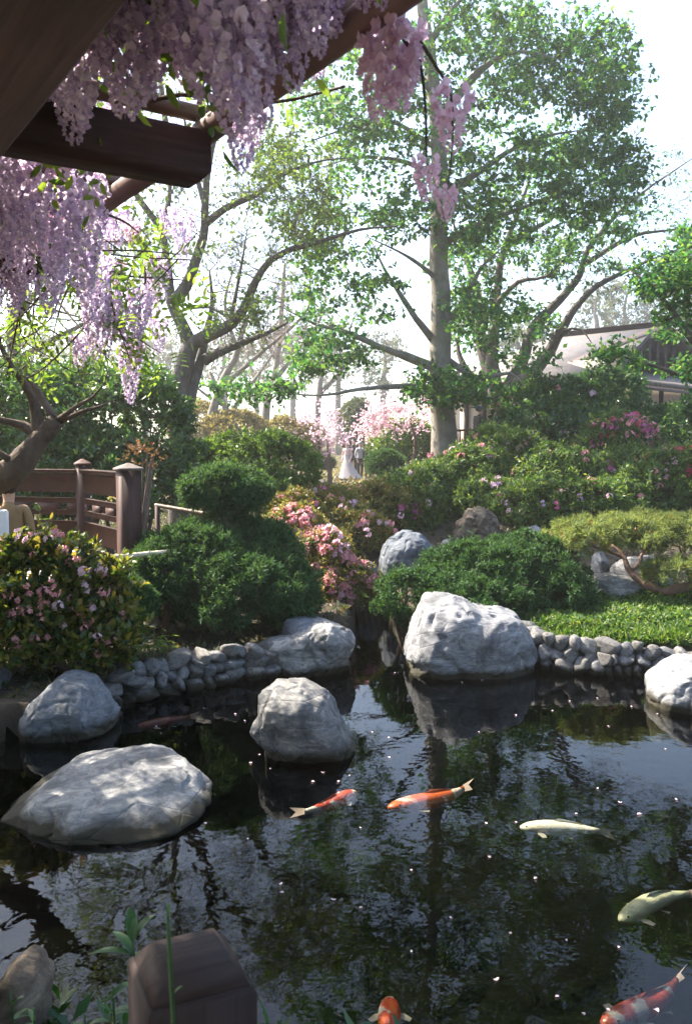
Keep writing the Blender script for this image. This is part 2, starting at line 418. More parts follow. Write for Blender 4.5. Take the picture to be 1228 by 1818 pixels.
wx = np.linspace(-5.5, 8.5, 30); wy = np.linspace(1.0, 12.6, 26); X, Y_ = np.meshgrid(wx, wy)
V = np.stack([X, Y_, 0 * X], -1).reshape(-1, 3); i = (np.arange(25)[:, None] * 30 + np.arange(29)[None]).ravel()
obj('pond_water', V, np.stack([i, i + 1, i + 31, i + 30], -1), M['water'], kind='structure')

m, t, o = newmat('garden haze')
pv = t.nodes.new('ShaderNodeVolumePrincipled'); pv.inputs['Color'].default_value = (1, .95, .87, 1)
pv.inputs['Density'].default_value = .0022; pv.inputs['Anisotropy'].default_value = .65
t.links.new(pv.outputs[0], o.inputs['Volume']); M['haze'] = m
mb = MB().box((0, 70, 14), (200, 190, 32)); mb.build('haze', M['haze'], kind='stuff')

# ------------------------------------------------------------------ rocks
def ico(sub):
    import bmesh
    bm = bmesh.new(); bmesh.ops.create_icosphere(bm, subdivisions=sub, radius=1)
    bm.verts.ensure_lookup_table()
    V = np.array([v.co[:] for v in bm.verts]); Fc = np.array([[v.index for v in f.verts] for f in bm.faces]); bm.free(); return V, Fc
ICO = {k: ico(k) for k in (2, 3, 4, 6)}
def ray_r(poly, c, th):
    """distance from c to a closed outline along each angle"""
    out = np.full(len(th), 1e-3); d = np.stack([np.cos(th), np.sin(th)], -1)
    for k in range(len(poly)):
        a = poly[k] - c; e = poly[(k + 1) % len(poly)] - poly[k]
        den = d[:, 0] * e[1] - d[:, 1] * e[0]; den = np.where(abs(den) < 1e-9, 1e-9, den)
        s = (a[0] * e[1] - a[1] * e[0]) / den; u = (a[0] * d[:, 1] - a[1] * d[:, 0]) / den
        out = np.where((u >= 0) & (u <= 1) & (s > 0), np.maximum(out, s), out)
    return out
def rock(name, label, outline, Y, D, mat, seed=1, sub=6, zb=None, cuts=16, rough=1.0, p=2.9, lean=0.0):
    pts = np.array([P(a, b, Y)[[0, 2]] for a, b in outline])
    zmin = pts[:, 1].min(); zb = zmin - .25 if zb is None else zb
    lo = pts[pts[:, 1] < zmin + .12]; x0, x1 = pts[:, 0].min(), pts[:, 0].max(); size0 = x1 - x0
    # carry the outline down below the water or the soil
    th_pts = [q for q in pts]
    poly = np.array(th_pts); c = np.array([pts[:, 0].mean() * .5 + (x0 + x1) * .25, (pts[:, 1].max() + zmin) / 2 - .05])
    V, Fc = ICO[sub]; V = V.copy(); th = np.arctan2(V[:, 2], V[:, 0])
    tt = np.linspace(-math.pi, math.pi, 361); rr = ray_r(poly, c, tt)
    hz = pts[:, 1].max() - zmin; base = pts[pts[:, 1] < zmin + .3 * hz]; xl, xr = base[:, 0].min(), base[:, 0].max(); zm = zmin + .12 * hz
    skirt = np.array([[xl + .01, zm], [c[0], c[1]], [xr - .01, zm], [xr - .04 * size0, zb], [xl + .04 * size0, zb]]); skirt[1][1] = min(c[1] + .01, zm + .5 * hz)
    rr = np.maximum(rr, ray_r(skirt, c, tt))
    k = np.hanning(7); k /= k.sum(); rr = np.convolve(np.concatenate([rr[-4:-1], rr, rr[1:4]]), k, 'valid')[:361]
    r = np.interp(th, tt, rr); mlat = np.hypot(V[:, 0], V[:, 2]); s = 1 / (mlat ** p + abs(V[:, 1]) ** p) ** (1 / p)
    Q = np.stack([r * np.cos(th) * mlat * s, V[:, 1] * s * D, r * np.sin(th) * mlat * s], -1)
    rg = np.random.default_rng(seed); size = (x1 - x0) / 2
    Q = Q * (1 + .05 * rough * fbm(V * 1.3 + seed, seed, 3))[:, None]
    for n in rdir(cuts, rg):
        if n[1] > .5: n = -n
        sup = (Q @ n).max(); off = sup * rg.uniform(.80, .96); ex = np.maximum(Q @ n - off, 0)
        Q = Q - n * (ex * .97)[:, None]
    sc = 2.2 / size
    rid = 1 - abs(fbm(Q * sc * np.array([1, 1, .55]) + seed * 3.1, seed + 5, 4)) * 1.2
    Q = Q + unit(Q) * (size * rough * (.030 * rid + .045 * fbm(Q * sc * .9, seed + 9, 3) + .014 * fbm(Q * sc * 3.2, seed + 2, 5, .55)))[:, None]
    cv_ = fbm(Q * sc * np.array([.8, .8, .5]) + seed * 1.7, seed + 21, 3)
    Q = Q - unit(Q) * (size * rough * .05 * np.exp(-(cv_ / .07) ** 2) * sstep(.1, .5, 1 + vnoise(Q * sc * .6, seed + 33)))[:, None]
    Q[:, 1] += lean * (Q[:, 2] - Q[:, 2].min())
    # settle the stone so that its outline has the size seen from the deck
    ol = np.array(outline, float); tx0, tx1, ty0, ty1 = ol[:, 0].min(), ol[:, 0].max(), ol[:, 1].min(), ol[:, 1].max(); C3 = np.array([c[0], Y, c[1]]); water = zmin < .12
    for _ in range(5):
        W = Q + C3; zl = .0 if water else zmin + .02; vis = W[:, 2] > zl
        a, b_ = pix(W[vis]); kx = (tx1 - tx0) / (a.max() - a.min()); Q[:, 0] *= kx; C3[0] += ((tx0 + tx1) / 2 - (a.max() + a.min()) / 2) * Y / F
        top = W[:, 2].max() - zl; dz = (b_.min() - ty0) * Y / F; kz = np.clip((top + dz) / top, .5, 1.6); up_ = W[:, 2] > zl; Q[up_, 2] = zl - C3[2] + (W[up_, 2] - zl) * kz
        if water: C3[1] += np.clip((b_.max() - ty1) * Y * Y / (F * 2.2), -.2, .2)
    W = Q + C3; c = C3[[0, 2]]; Y = C3[1]
    o = obj(name, W, Fc, mat, smooth=True, origin=(c[0], Y, max(0, zmin)))
    tag(o, label, 'rock'); return o
RK = M['rock']
rock('boulder', 'broad pale boulder with a saddle-shaped top at the foot of the low juniper', [(716, 1170), (728, 1140), (745, 1085), (757, 1058), (790, 1050), (825, 1058), (850, 1078), (890, 1082), (925, 1090), (940, 1120), (956, 1170), (940, 1185), (880, 1200), (830, 1206), (770, 1190)], 8.75, .62, RK, 4, cuts=10, rough=1.15)
rock('boulder', 'cone-shaped pale rock standing alone in open water', [(443, 1305), (462, 1270), (468, 1230), (490, 1206), (540, 1203), (575, 1222), (600, 1265), (625, 1310), (632, 1335), (590, 1348), (530, 1355), (500, 1352), (465, 1325)], 6.25, .36, RK, 12, cuts=12, rough=1.2)
rock('boulder', 'wide flat-topped slab of pale rock dappled with sun beside the shady bank', [(5, 1448), (60, 1400), (85, 1360), (150, 1335), (240, 1320), (275, 1328), (325, 1325), (345, 1350), (360, 1385), (378, 1410), (376, 1430), (330, 1455), (260, 1480), (180, 1500), (120, 1490), (60, 1470)], 5.3, .62, M['rock'], 23, cuts=10, rough=.8, lean=.35)
rock('boulder', 'rounded pale rock at the end of the left stone wall', [(460, 1160), (475, 1140), (520, 1125), (560, 1100), (600, 1095), (622, 1115), (631, 1145), (622, 1175), (590, 1195), (520, 1205), (475, 1200)], 8.35, .45, RK, 31)
rock('boulder', 'small grey rock tucked behind the rounded rock under the clipped juniper', [(500, 1130), (505, 1100), (530, 1093), (560, 1098), (575, 1115), (570, 1140)], 8.85, .25, M['rock_grey'], 37, sub=4)
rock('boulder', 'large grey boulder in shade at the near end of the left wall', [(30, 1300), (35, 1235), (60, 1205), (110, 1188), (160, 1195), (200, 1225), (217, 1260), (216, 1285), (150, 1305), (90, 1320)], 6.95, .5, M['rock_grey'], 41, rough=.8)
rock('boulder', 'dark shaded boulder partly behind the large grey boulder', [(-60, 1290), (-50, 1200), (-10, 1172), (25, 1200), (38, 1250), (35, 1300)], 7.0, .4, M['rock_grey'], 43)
rock('boulder', 'sunlit pale rock sloping into the water by the right stone wall', [(1143, 1245), (1165, 1215), (1200, 1185), (1240, 1165), (1290, 1160), (1350, 1190), (1370, 1250), (1300, 1275), (1200, 1272)], 7.35, .5, RK, 52, rough=.9)
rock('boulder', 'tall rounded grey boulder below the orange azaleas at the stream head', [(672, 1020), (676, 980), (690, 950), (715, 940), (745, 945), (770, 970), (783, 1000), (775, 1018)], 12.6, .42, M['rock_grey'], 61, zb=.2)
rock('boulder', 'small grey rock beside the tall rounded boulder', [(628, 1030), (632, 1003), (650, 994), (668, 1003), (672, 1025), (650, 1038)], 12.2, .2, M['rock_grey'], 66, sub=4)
rock('boulder', 'rough brown rock half hidden under the azalea bank', [(798, 964), (812, 928), (828, 906), (852, 898), (876, 914), (892, 946), (888, 966)], 14.3, .35, M['rock_brown'], 71, sub=6, cuts=16, rough=1.8)
rock('boulder', 'pointed blue grey rock behind the low juniper', [(920, 968), (935, 940), (952, 932), (972, 950), (985, 975)], 13.2, .3, M['rock_grey'], 75, sub=4)
rock('boulder', 'flat sunlit pale rock under the leaning pine', [(1030, 1045), (1040, 1022), (1085, 1016), (1120, 1022), (1150, 1050), (1110, 1062), (1060, 1062)], 10.9, .4, RK, 81, sub=4, rough=.7)
rock('boulder', 'block of pale stone behind the flat rock under the pine', [(1080, 1018), (1088, 1000), (1120, 990), (1160, 985), (1190, 1000), (1195, 1022)], 11.8, .3, RK, 86, sub=4)
rock('boulder', 'dark upright stone behind the pine branch', [(1048, 1020), (1050, 985), (1070, 978), (1082, 1000), (1080, 1022)], 12.2, .2, M['rock_grey'], 88, sub=4)
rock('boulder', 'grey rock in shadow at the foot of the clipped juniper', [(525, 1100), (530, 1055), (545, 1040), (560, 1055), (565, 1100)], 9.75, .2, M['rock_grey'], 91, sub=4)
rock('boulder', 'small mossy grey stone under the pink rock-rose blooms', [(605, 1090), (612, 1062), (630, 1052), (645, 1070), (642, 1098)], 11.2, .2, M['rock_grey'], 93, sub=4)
rock('boulder', 'dim grey rock among leaves beside the capped deck post', [(-15, 1765), (0, 1715), (35, 1676), (66, 1686), (98, 1740), (92, 1770)], 2.95, .16, M['rock_brown'], 95, sub=4, zb=.05)
for k, (a, b_, wd) in enumerate([(795, 972, 28), (830, 978, 26), (858, 976, 24), (775, 985, 22), (884, 980, 20)]):
    o = rock('edging_stone', 'small rounded grey stone in the row below the brown rock', [(a - wd * .6, b_ + 8), (a - wd * .5, b_ - 8), (a, b_ - wd * .55), (a + wd * .5, b_ - 6), (a + wd * .6, b_ + 10)], 13.4, .16, M['rock_grey'], 100 + k, sub=3)
    o['group'] = 'stones edging the bank below the brown rock'

# stone retaining walls, each cobble a piece of its own
cob = []
for k in range(11):
    V, Fc = ICO[3]; rg = np.random.default_rng(200 + k)
    q = V / (np.sum(abs(V) ** 2.7, axis=1) ** (1 / 2.7))[:, None]
    q = q * (1 + .2 * fbm(V * 1.1 + k * 7, k, 4))[:, None]
    for n in rdir(14, rg):
        off = (q @ n).max() * rg.uniform(.62, .92); q = q - n * np.maximum(q @ n - off, 0)[:, None]
    me = raw_mesh('stone', q, Fc, True); me.materials.append(M['cobble']); cob.append(me)
def stone_wall(label, path, heights, dia, seed, rows):
    rg = random.Random(seed); path, par = resample(path, .02)
    seg = np.linalg.norm(np.diff(path, axis=0), axis=1); s = np.concatenate([[0], np.cumsum(seg)])
    wall = thing('stone_wall', label, 'wall', path[len(path) // 2])
    mb = MB()
    for k in range(0, len(path) - 9, 8):
        a, b_ = path[k], path[k + 8]; h = np.interp(s[k], [0, s[-1]], heights)
        nrm = np.array([-(b_ - a)[1], (b_ - a)[0], 0]); nrm = nrm / np.linalg.norm(nrm)
        if nrm[1] < 0: nrm = -nrm
        c = (a + b_) / 2 + nrm * .10; c[2] = (h - .06 - .25) / 2
        d = b_ - a; mb.box(c, (np.linalg.norm(d) * 1.06, .16 + .002 * (k % 3), h - .06 + .25), rz=math.atan2(d[1], d[0]))
    mb.build('mortar', M['mortar'], wall)
    for r in range(rows):
        q = -dia * .3 * (r % 2)
        while q < s[-1]:
            h = np.interp(q, [0, s[-1]], heights); wd = dia * rg.choice([.62, .75, .85, 1.0, 1.15, 1.4]) * rg.uniform(.9, 1.1); ht = h / rows * rg.uniform(1.0, 1.4)
            pos = np.array([np.interp(q + wd / 2, s, path[:, j]) for j in range(3)])
            pos[2] = (r + .42) * h / rows + rg.uniform(-.03, .03); pos[1] += rg.uniform(-.03, .03) + .03 * r
            kk = min(len(path) - 2, int(np.searchsorted(s, q + wd / 2))); d = path[kk + 1 if kk + 1 < len(path) else kk] - path[kk - 1]
            o = inst('stone', rg.choice(cob), pos, (rg.uniform(-.4, .4), rg.uniform(-.35, .35), math.atan2(d[1], d[0]) + rg.uniform(-.2, .2)), (wd * .60, .125 * rg.uniform(.9, 1.2), ht * .63), wall)
            q += wd * .96
    return wall
stone_wall('low wall of shaded rounded cobbles below the clipped juniper', [PZ(190, 1252), PZ(260, 1236), PZ(330, 1224), PZ(400, 1212), PZ(480, 1200)], (.28, .35), .16, 1, 3)
stone_wall('low curved wall of sunlit cobbles edging the ground cover', [PZ(925, 1165), PZ(955, 1185), PZ(1010, 1192), PZ(1080, 1196), PZ(1150, 1198), PZ(1215, 1200), PZ(1300, 1196)], (.38, .23), .15, 2, 3)

# ------------------------------------------------------------------ pergola over the deck
DB = np.array([-.548, .836, 0]); OUT = np.array([.836, .548, 0]); UP = np.array([0, 0, 1.])
BM0 = np.array([-.83, 2.12, CAMZ + .65])              # outer lower edge of the carrying beam
PO0 = np.array([-.44, 2.95, CAMZ + 1.055])            # a point on the outer round pole
perg = thing('pergola', 'dark timber pergola with chamfered rafter ends and round poles over the deck', 'pergola', (-3.2, 6.0, .4))
c0 = BM0 - OUT * .065 + UP * .1
mb = MB(); mb.beam(c0 - DB * 5, c0 + DB * 8.2, .13, .2, .008); mb.build('carrying_beam', M['wood_b'], perg)
mb = MB(); mb.beam(c0 - OUT * 2.6 - DB * 5, c0 - OUT * 2.6 + DB * 8.2, .13, .2, .008); mb.build('carrying_beam', M['wood_b'], perg)
RE0 = np.array([-.455, 2.915, CAMZ + .93])            # end of the rafter in view
def rafter(end, length=4.4, wd=.10, ht=.16, ch=.035):
    a = end - OUT * length; x = np.array([0, length - ch * .6, length, length, length - ch, ch, 0, 0]) ; z = np.array([ht / 2, ht / 2, ht / 2 - ch * .4, -ht / 2 + ch, -ht / 2, -ht / 2, -ht / 2 + ch, 0])
    n = len(x); y = np.cross(UP, OUT); V = []
    for sgn in (-1, 1):
        V += [a + OUT * xx + UP * zz + y * sgn * wd / 2 for xx, zz in zip(x, z)]
    q = [[k, (k + 1) % n, n + (k + 1) % n, n + k] for k in range(n)]
    tr_ = [[0, k + 1, k] for k in range(1, n - 1)] + [[n, n + k, n + k + 1] for k in range(1, n - 1)]
    mb = MB(); mb.add(np.array(V), [np.array(q), np.array(tr_)]); return mb
for k in range(-2, 5):
    rafter(RE0 + DB * 1.76 * k - OUT * (0 if k <= 0 else .05)).build('rafter', M['wood_r'], perg)
for off, rr in ((0, .042), (1.0, .04), (2.0, .04)):
    q = PO0 - OUT * off; pts, par = resample([q - DB * 2.6, q - DB * .8 + OUT * .015, q + DB * 1.2, q + DB * 3.4 - OUT * .015, q + DB * 8.2], .15)
    V, Fq, caps = tube(pts, rr, 14, .05, 3); obj('round_pole', V, [Fq, caps], M['pole'], perg, True)
for k in range(-3, 19):
    q = PO0 + DB * (k * .43 + .10) + UP * .068; e = .06 + .05 * random.random()
    mb = MB(); mb.tube(resample([q + OUT * e, q - OUT * 1.2 + UP * .006, q - OUT * 2.2], .3)[0], .026 + .004 * random.random(), 10)
    mb.build('cross_pole', M['pole'], perg, True)
for tt_ in (-4.6, 4.6):
    for o_ in (0, 2.6):
        q = c0 + DB * tt_ - OUT * o_; g = gz(q[0], q[1]); mb = MB(); mb.box((q[0], q[1], (g - .3 + q[2] - .1) / 2), (.17, .17, q[2] - .1 - g + .3), rz=math.atan2(OUT[1], OUT[0]), bev=.01)
        mb.build('post', M['wood_v'], perg)

# deck that the viewer stands on, with its capped post
deck = thing('viewing_deck', 'timber viewing deck of grey planks under the pergola', 'deck', (-.6, -.5, .1))
EDG = np.array([.10, .62, 0])
ang = math.atan2(DB[1], DB[0])
for k in range(20):
    q = EDG + DB * .2 - OUT * (.075 + k * .15); mb = MB(); mb.box((q[0], q[1], .60 + .002 * (k % 3)), (7.0, .142, .035), rz=ang, bev=.004); mb.build('plank', M['deckwood'], deck)
for k in range(5):
    q = EDG + DB * (-2.6 + k * 1.4) - OUT * 1.5; mb = MB(); mb.box((q[0], q[1], .485), (.1, 2.9, .19), rz=ang, bev=.004); mb.build('joist', M['wood'], deck)
for k in range(4):
    for o_ in (.25, 2.6):
        q = EDG + DB * (-2.4 + k * 1.75) - OUT * o_; g = gz(q[0], q[1]) - .2; mb = MB(); mb.box((q[0], q[1], (g + .39) / 2), (.12, .12, .39 - g), rz=ang); mb.build('footing_post', M['wood'], deck)
pc = P(338, 1722, 1.42)
post = thing('deck_post', 'square brown timber post topped by a sloping cap beside leafy plants', 'post', (pc[0], pc[1], .1))
prz = R(24); zt = pc[2]
mb = MB(); hw = .088
def frust(zs, hs, cx, cy, rz):
    V = []; cs, sn = math.cos(rz), math.sin(rz)
    for z, h in zip(zs, hs):
        for sx, sy in ((-1, -1), (1, -1), (1, 1), (-1, 1)): V.append((cx + h * (sx * cs - sy * sn), cy + h * (sx * sn + sy * cs), z))
    f = []
    for k in range(len(zs) - 1):
        for j in range(4): f.append([k * 4 + j, k * 4 + (j + 1) % 4, k * 4 + 4 + (j + 1) % 4, k * 4 + 4 + j])
    f.append([3, 2, 1, 0]); e = len(zs) * 4 - 4; f.append([e, e + 1, e + 2, e + 3]); return np.array(V), np.array(f)
V, f = frust([.05, zt - .012, zt - .002], [hw, hw, hw - .006], pc[0], pc[1], prz); obj('shaft', V, f, M['wood_v'], post)
V, f = frust([zt - .004, zt + .032, zt + .036], [hw - .007, .055, .049], pc[0], pc[1], prz); obj('bevelled_cap', V, f, M['wood_cap'], post)

# ------------------------------------------------------------------ bridge
A0 = np.array([-2.34, 9.5, 0]); A1 = np.array([-3.28, 11.0, 0]); A2 = np.array([-5.9, 11.7, 0])
br = thing('footbridge', 'brown timber footbridge with slotted board railing', 'bridge', (-3.2, 10.2, .4))
def bpost(c, wd, z0, z1, rz, cap):
    V, f = frust([z0, z1], [wd / 2, wd / 2], c[0], c[1], rz); po = obj('post', V, f, M['wood_red_v'], br)
    if cap:
        V, f = frust([z1 - .004, z1 + .02, z1 + .022, z1 + .075], [wd * .62, wd * .62, wd * .6, .012], c[0], c[1], rz); obj('post_cap', V, f, M['cap_wood'] if wd > .2 else M['wood_red'], po)
r1 = math.atan2((A1 - A0)[1], (A1 - A0)[0])
bpost(A0, .21, .2, 1.99, r1, True); bpost(A1, .14, .2, 2.02, r1, True); bpost(A2, .14, .2, 2.05, 0, True)
bpost((A1 + A2) / 2 + [0, .06, 0], .11, .3, 1.94, math.atan2((A2 - A1)[1], (A2 - A1)[0]), False)
def panel(a, b_, w0, w1):
    d = unit(b_ - a); a = a + d * w0; b_ = b_ - d * w1
    for nm, z0, z1, th in (('rail_cap', 1.915, 1.965, .12), ('railing_board', 1.68, 1.905, .04), ('railing_board', 1.08, 1.32, .04), ('kick_board', .89, 1.01, .045)):
        mb = MB(); mb.beam(a + UP * (z0 + z1) / 2, b_ + UP * (z0 + z1) / 2, th, z1 - z0, .005); mb.build(nm, M['wood_red'], br)
    L = np.linalg.norm(b_ - a); mb = MB()
    mb.beam(a + UP * 1.575, b_ + UP * 1.575, .04, .07, .004); mb.beam(a + UP * 1.425, b_ + UP * 1.425, .04, .07, .004)
    n = max(3, int(L / .42))
    for k in range(n + 1):
        q = a + d * (L * k / n); e = .15
        s0 = max(0, L * k / n - e); s1 = min(L, L * k / n + e); mb.beam(a + d * s0 + UP * 1.5, a + d * s1 + UP * 1.5, .038, .081, 0)
    mb.build('slotted_board', M['wood_red'], br)
panel(A0, A1, .1, .065); panel(A1, A2, .065, .065)
dp = unit(A1 - A0); side = np.array([-dp[1], dp[0], 0])
if side[0] > 0: side = -side
for k in range(26):
    q = A0 + dp * (-.12 + k * .135) + side * .52
    if q[1] > 12.4: break
    mb = MB(); mb.box((q[0], q[1], .845 + .003 * (k % 2)), (.127, .92, .04), rz=r1, bev=.004); mb.build('plank', M['deckwood'], br)
for s_ in (.12, .85):
    q = A0 + side * s_; mb = MB(); mb.beam(q - dp * .1 + UP * .73, q + dp * 3.0 + UP * .73, .12, .18); mb.build('stringer', M['wood_red'], br)
    for e_ in (.3, 2.6):
        qq = q + dp * e_; mb = MB(); mb.box((qq[0], qq[1], .4), (.12, .12, .48), rz=r1); mb.build('pile', M['wood_red'], br)

# bamboo barriers
def bamboo(a, b_, r, name, label, legs):
    a = np.asarray(a); b_ = np.asarray(b_); th = thing(name, label, 'fence', ((a + b_) / 2 * [1, 1, 0]) + [0, 0, gz(*((a + b_) / 2)[:2])])
    n = 40; tt_ = np.linspace(0, 1, n); pts = a + (b_ - a) * tt_[:, None]; rad = r * (1 + .14 * (np.arange(n) % 6 == 3))
    mb = MB(); mb.tube(pts, rad, 10); mb.build('bamboo_rail', M['bamboo'] if r > .025 else M['bamboo_old'], th, True)
    for s_ in legs:
        q = a + (b_ - a) * s_; g = gz(q[0], q[1]) - .15; mb = MB(); mb.tube([[q[0], q[1], g], [q[0], q[1], q[2] + .0]], r * 1.25, 10); mb.build('leg', M['wood_red'], th, True)
bamboo(P(60, 1003, 8.45), P(300, 980, 8.95), .027, 'bamboo_barrier', 'pale bamboo pole barrier in front of the bridge post', (.08, .97))
bamboo(P(276, 897, 10.6), P(400, 918, 10.2), .024, 'bamboo_barrier', 'short bamboo rail on a dark stake behind the clipped juniper', (.03, .95))

# ------------------------------------------------------------------ tea pavilion
RU = np.array([-.707, .707, 0]); RV = np.array([-.707, -.707, 0]); RO = -RU
AP = np.array([11.1, 32., 6.62])
m, t, o = newmat('grey wooden shingles')
v = coords(t, 'Object', None, (0, 0, R(-45)))
br_ = t.nodes.new('ShaderNodeTexBrick'); t.links.new(v, br_.inputs[0]); br_.inputs['Scale'].default_value = 3.2
br_.inputs['Color1'].default_value = (.13, .11, .10, 1); br_.inputs['Color2'].default_value = (.19, .165, .15, 1); br_.inputs['Mortar'].default_value = (.15, .13, .12, 1); br_.inputs['Mortar Size'].default_value = .02
c = mixc(t, br_.outputs[0], ramp(t, [(.35, (.75, .75, .78)), (.65, (1.1, 1.08, 1.05))], noise(t, 1.5, 6, .6, v)), .9, 'MULTIPLY')
p = t.nodes.new('ShaderNodeBsdfPrincipled'); t.links.new(c, p.inputs[0]); p.inputs['Roughness'].default_value = .8
t.links.new(bump(t, br_.outputs['Fac'], .5, .03), p.inputs['Normal']); t.links.new(p.outputs[0], o.inputs[0]); M['shingle'] = m
pav = thing('tea_pavilion', 'low japanese pavilion with grey shingled hip-and-gable roof and cream walls', 'building', (8.2, 29.5, 2.0))
LR = 4.3; ZE = 4.25; ZG = 5.02
def at_(u, v_, o_, z): q = AP + RU * u + RV * v_ + RO * o_; q[2] = z; return q
def slab(poly, th, name, mat, parent):
    poly = np.array(poly); n = len(poly); V = np.vstack([poly, poly - [0, 0, th]])
    tr_ = [[0, k, k + 1] for k in range(1, n - 1)] + [[n, n + k + 1, n + k] for k in range(1, n - 1)]
    q = [[k, n + k, n + (k + 1) % n, (k + 1) % n] for k in range(n)]
    return obj(name, V, [np.array(q), np.array(tr_)], mat, parent)
for sg in (1, -1):
    pl = [AP, at_(0, 5.6 * sg, .0, ZG), at_(0, 8 * sg, 2.6, ZE), at_(LR, 8 * sg, 0, ZE), at_(LR, 0, 0, AP[2])]
    slab(pl if sg > 0 else pl[::-1], .16, 'roof_slope', M['shingle'], pav)
    slab([AP + RO * .5 + UP * .015, at_(0, 5.6 * sg, .5, ZG + .015), at_(0, 5.6 * sg, -.1, ZG + .015), AP - RO * .1 + UP * .015][::sg], .22, 'verge_board', M['dark_trim'], pav)
sk = slab([at_(0, 5.6, -.2, ZG - .01), at_(0, 8, 2.6, ZE - .004), at_(0, -8, 2.6, ZE - .004), at_(0, -5.6, -.2, ZG - .01)], .14, 'skirt_roof', M['shingle'], pav)
slab([at_(0, 0, .02, AP[2] - .12), at_(0, 5.4, .02, ZG - .05), at_(0, -5.4, .02, ZG - .05)], .01, 'gable_wall', M['dark_trim'], pav)
for k in range(17):
    v_ = -5.0 + k * .62; zt_ = AP[2] - .2 - abs(v_) * (AP[2] - ZG) / 5.6
    if zt_ - ZG > .05:
        q = at_(0, v_, .06, (zt_ + ZG - .05) / 2); mb = MB(); mb.box(q, (.05, .14, zt_ - ZG + .05), rz=math.atan2(RO[1], RO[0])); mb.build('gable_board', M['dark_trim'], pav)
mb = MB(); mb.beam(at_(-.6, 0, 0, AP[2] + .08), at_(LR, 0, 0, AP[2] + .08), .3, .2, .02); mb.build('ridge_cap', M['dark_trim'], pav)
for pts_ in ((at_(0, 7.95, 2.55, ZE - .16), at_(LR, 7.95, 0, ZE - .16)), (at_(0, 7.95, 2.55, ZE - .165), at_(0, -7.95, 2.55, ZE - .165))):
    mb = MB(); mb.beam(*pts_, .09, .2, .005); mb.build('fascia', M['dark_trim'], pav)
def wallq(a, b_, z0, z1, th, name, mat, parent=pav):
    mb = MB(); mb.beam(np.array([a[0], a[1], (z0 + z1) / 2]), np.array([b_[0], b_[1], (z0 + z1) / 2]), th, z1 - z0, 0); return mb.build(name, mat, parent)
FZ = 2.15
wallq(at_(.2, 6.6, 1.2, 0), at_(LR - .4, 6.6, 0, 0), FZ, ZE + .05, .12, 'wall', M['plaster'])
wallq(at_(0, 6.6, 1.2, 0), at_(0, -6.6, 1.2, 0), FZ, ZE - .05, .12, 'wall', M['plaster'])
for k in range(8):
    q = at_(.2 + k * .56, 6.68, 1.2 - k * .16, 0); mb = MB(); mb.box((q[0], q[1], (FZ + ZE) / 2), (.14, .14, ZE - FZ), rz=R(45)); mb.build('post', M['dark_trim'], pav)
for k in range(7):
    q = at_(0, 6.0 - k * 1.9, 1.29, 0); mb = MB(); mb.box((q[0], q[1], (FZ + ZE) / 2 - .05), (.14, .14, ZE - FZ), rz=R(45)); mb.build('post', M['dark_trim'], pav)
mb = MB(); q = at_(1.9, 7.2, 0.5, FZ - .1); mb.box(q, (4.8, 1.5, .2), rz=math.atan2(RU[1], RU[0])); mb.build('veranda_floor', M['dark_trim'], pav)
ra, rb = at_(.0, 7.85, .9, 0), at_(LR, 7.85, -.2, 0)
for z in (2.42, 2.84):
    mb = MB(); mb.beam(ra + UP * z, rb + UP * z, .06, .07, .004); mb.build('veranda_rail', M['wood_red'], pav)
for k in range(13):
    q = ra + (rb - ra) * (k / 12); mb = MB(); mb.box((q[0], q[1], 2.46), (.05, .05, .76), rz=R(45)); mb.build('baluster', M['wood_red'], pav)
for s_ in (0, 2.1, 4.2):
    for v_ in (7.2,):
        q = at_(s_, v_, .4, 0); g = gz(q[0], q[1]) - .3; mb = MB(); mb.box((q[0], q[1], (g + FZ - .2) / 2 + .1), (.2, .2, FZ - .2 - g + .2), rz=R(45)); mb.build('pier', M['dark_trim'], pav)
dn = at_(1.4, 6.67, .9, 3.1); mb = MB(); mb.box(dn, (1.5, .05, 1.8), rz=math.atan2(RU[1], RU[0])); dr = mb.build('sliding_door', M['dark_trim'], pav)
mb = MB(); q = at_(1.4, 6.705, .9, 3.15); mb.box(q, (1.3, .03, 1.5), rz=math.atan2(RU[1], RU[0])); mb.build('screen', M['plaster'], dr)

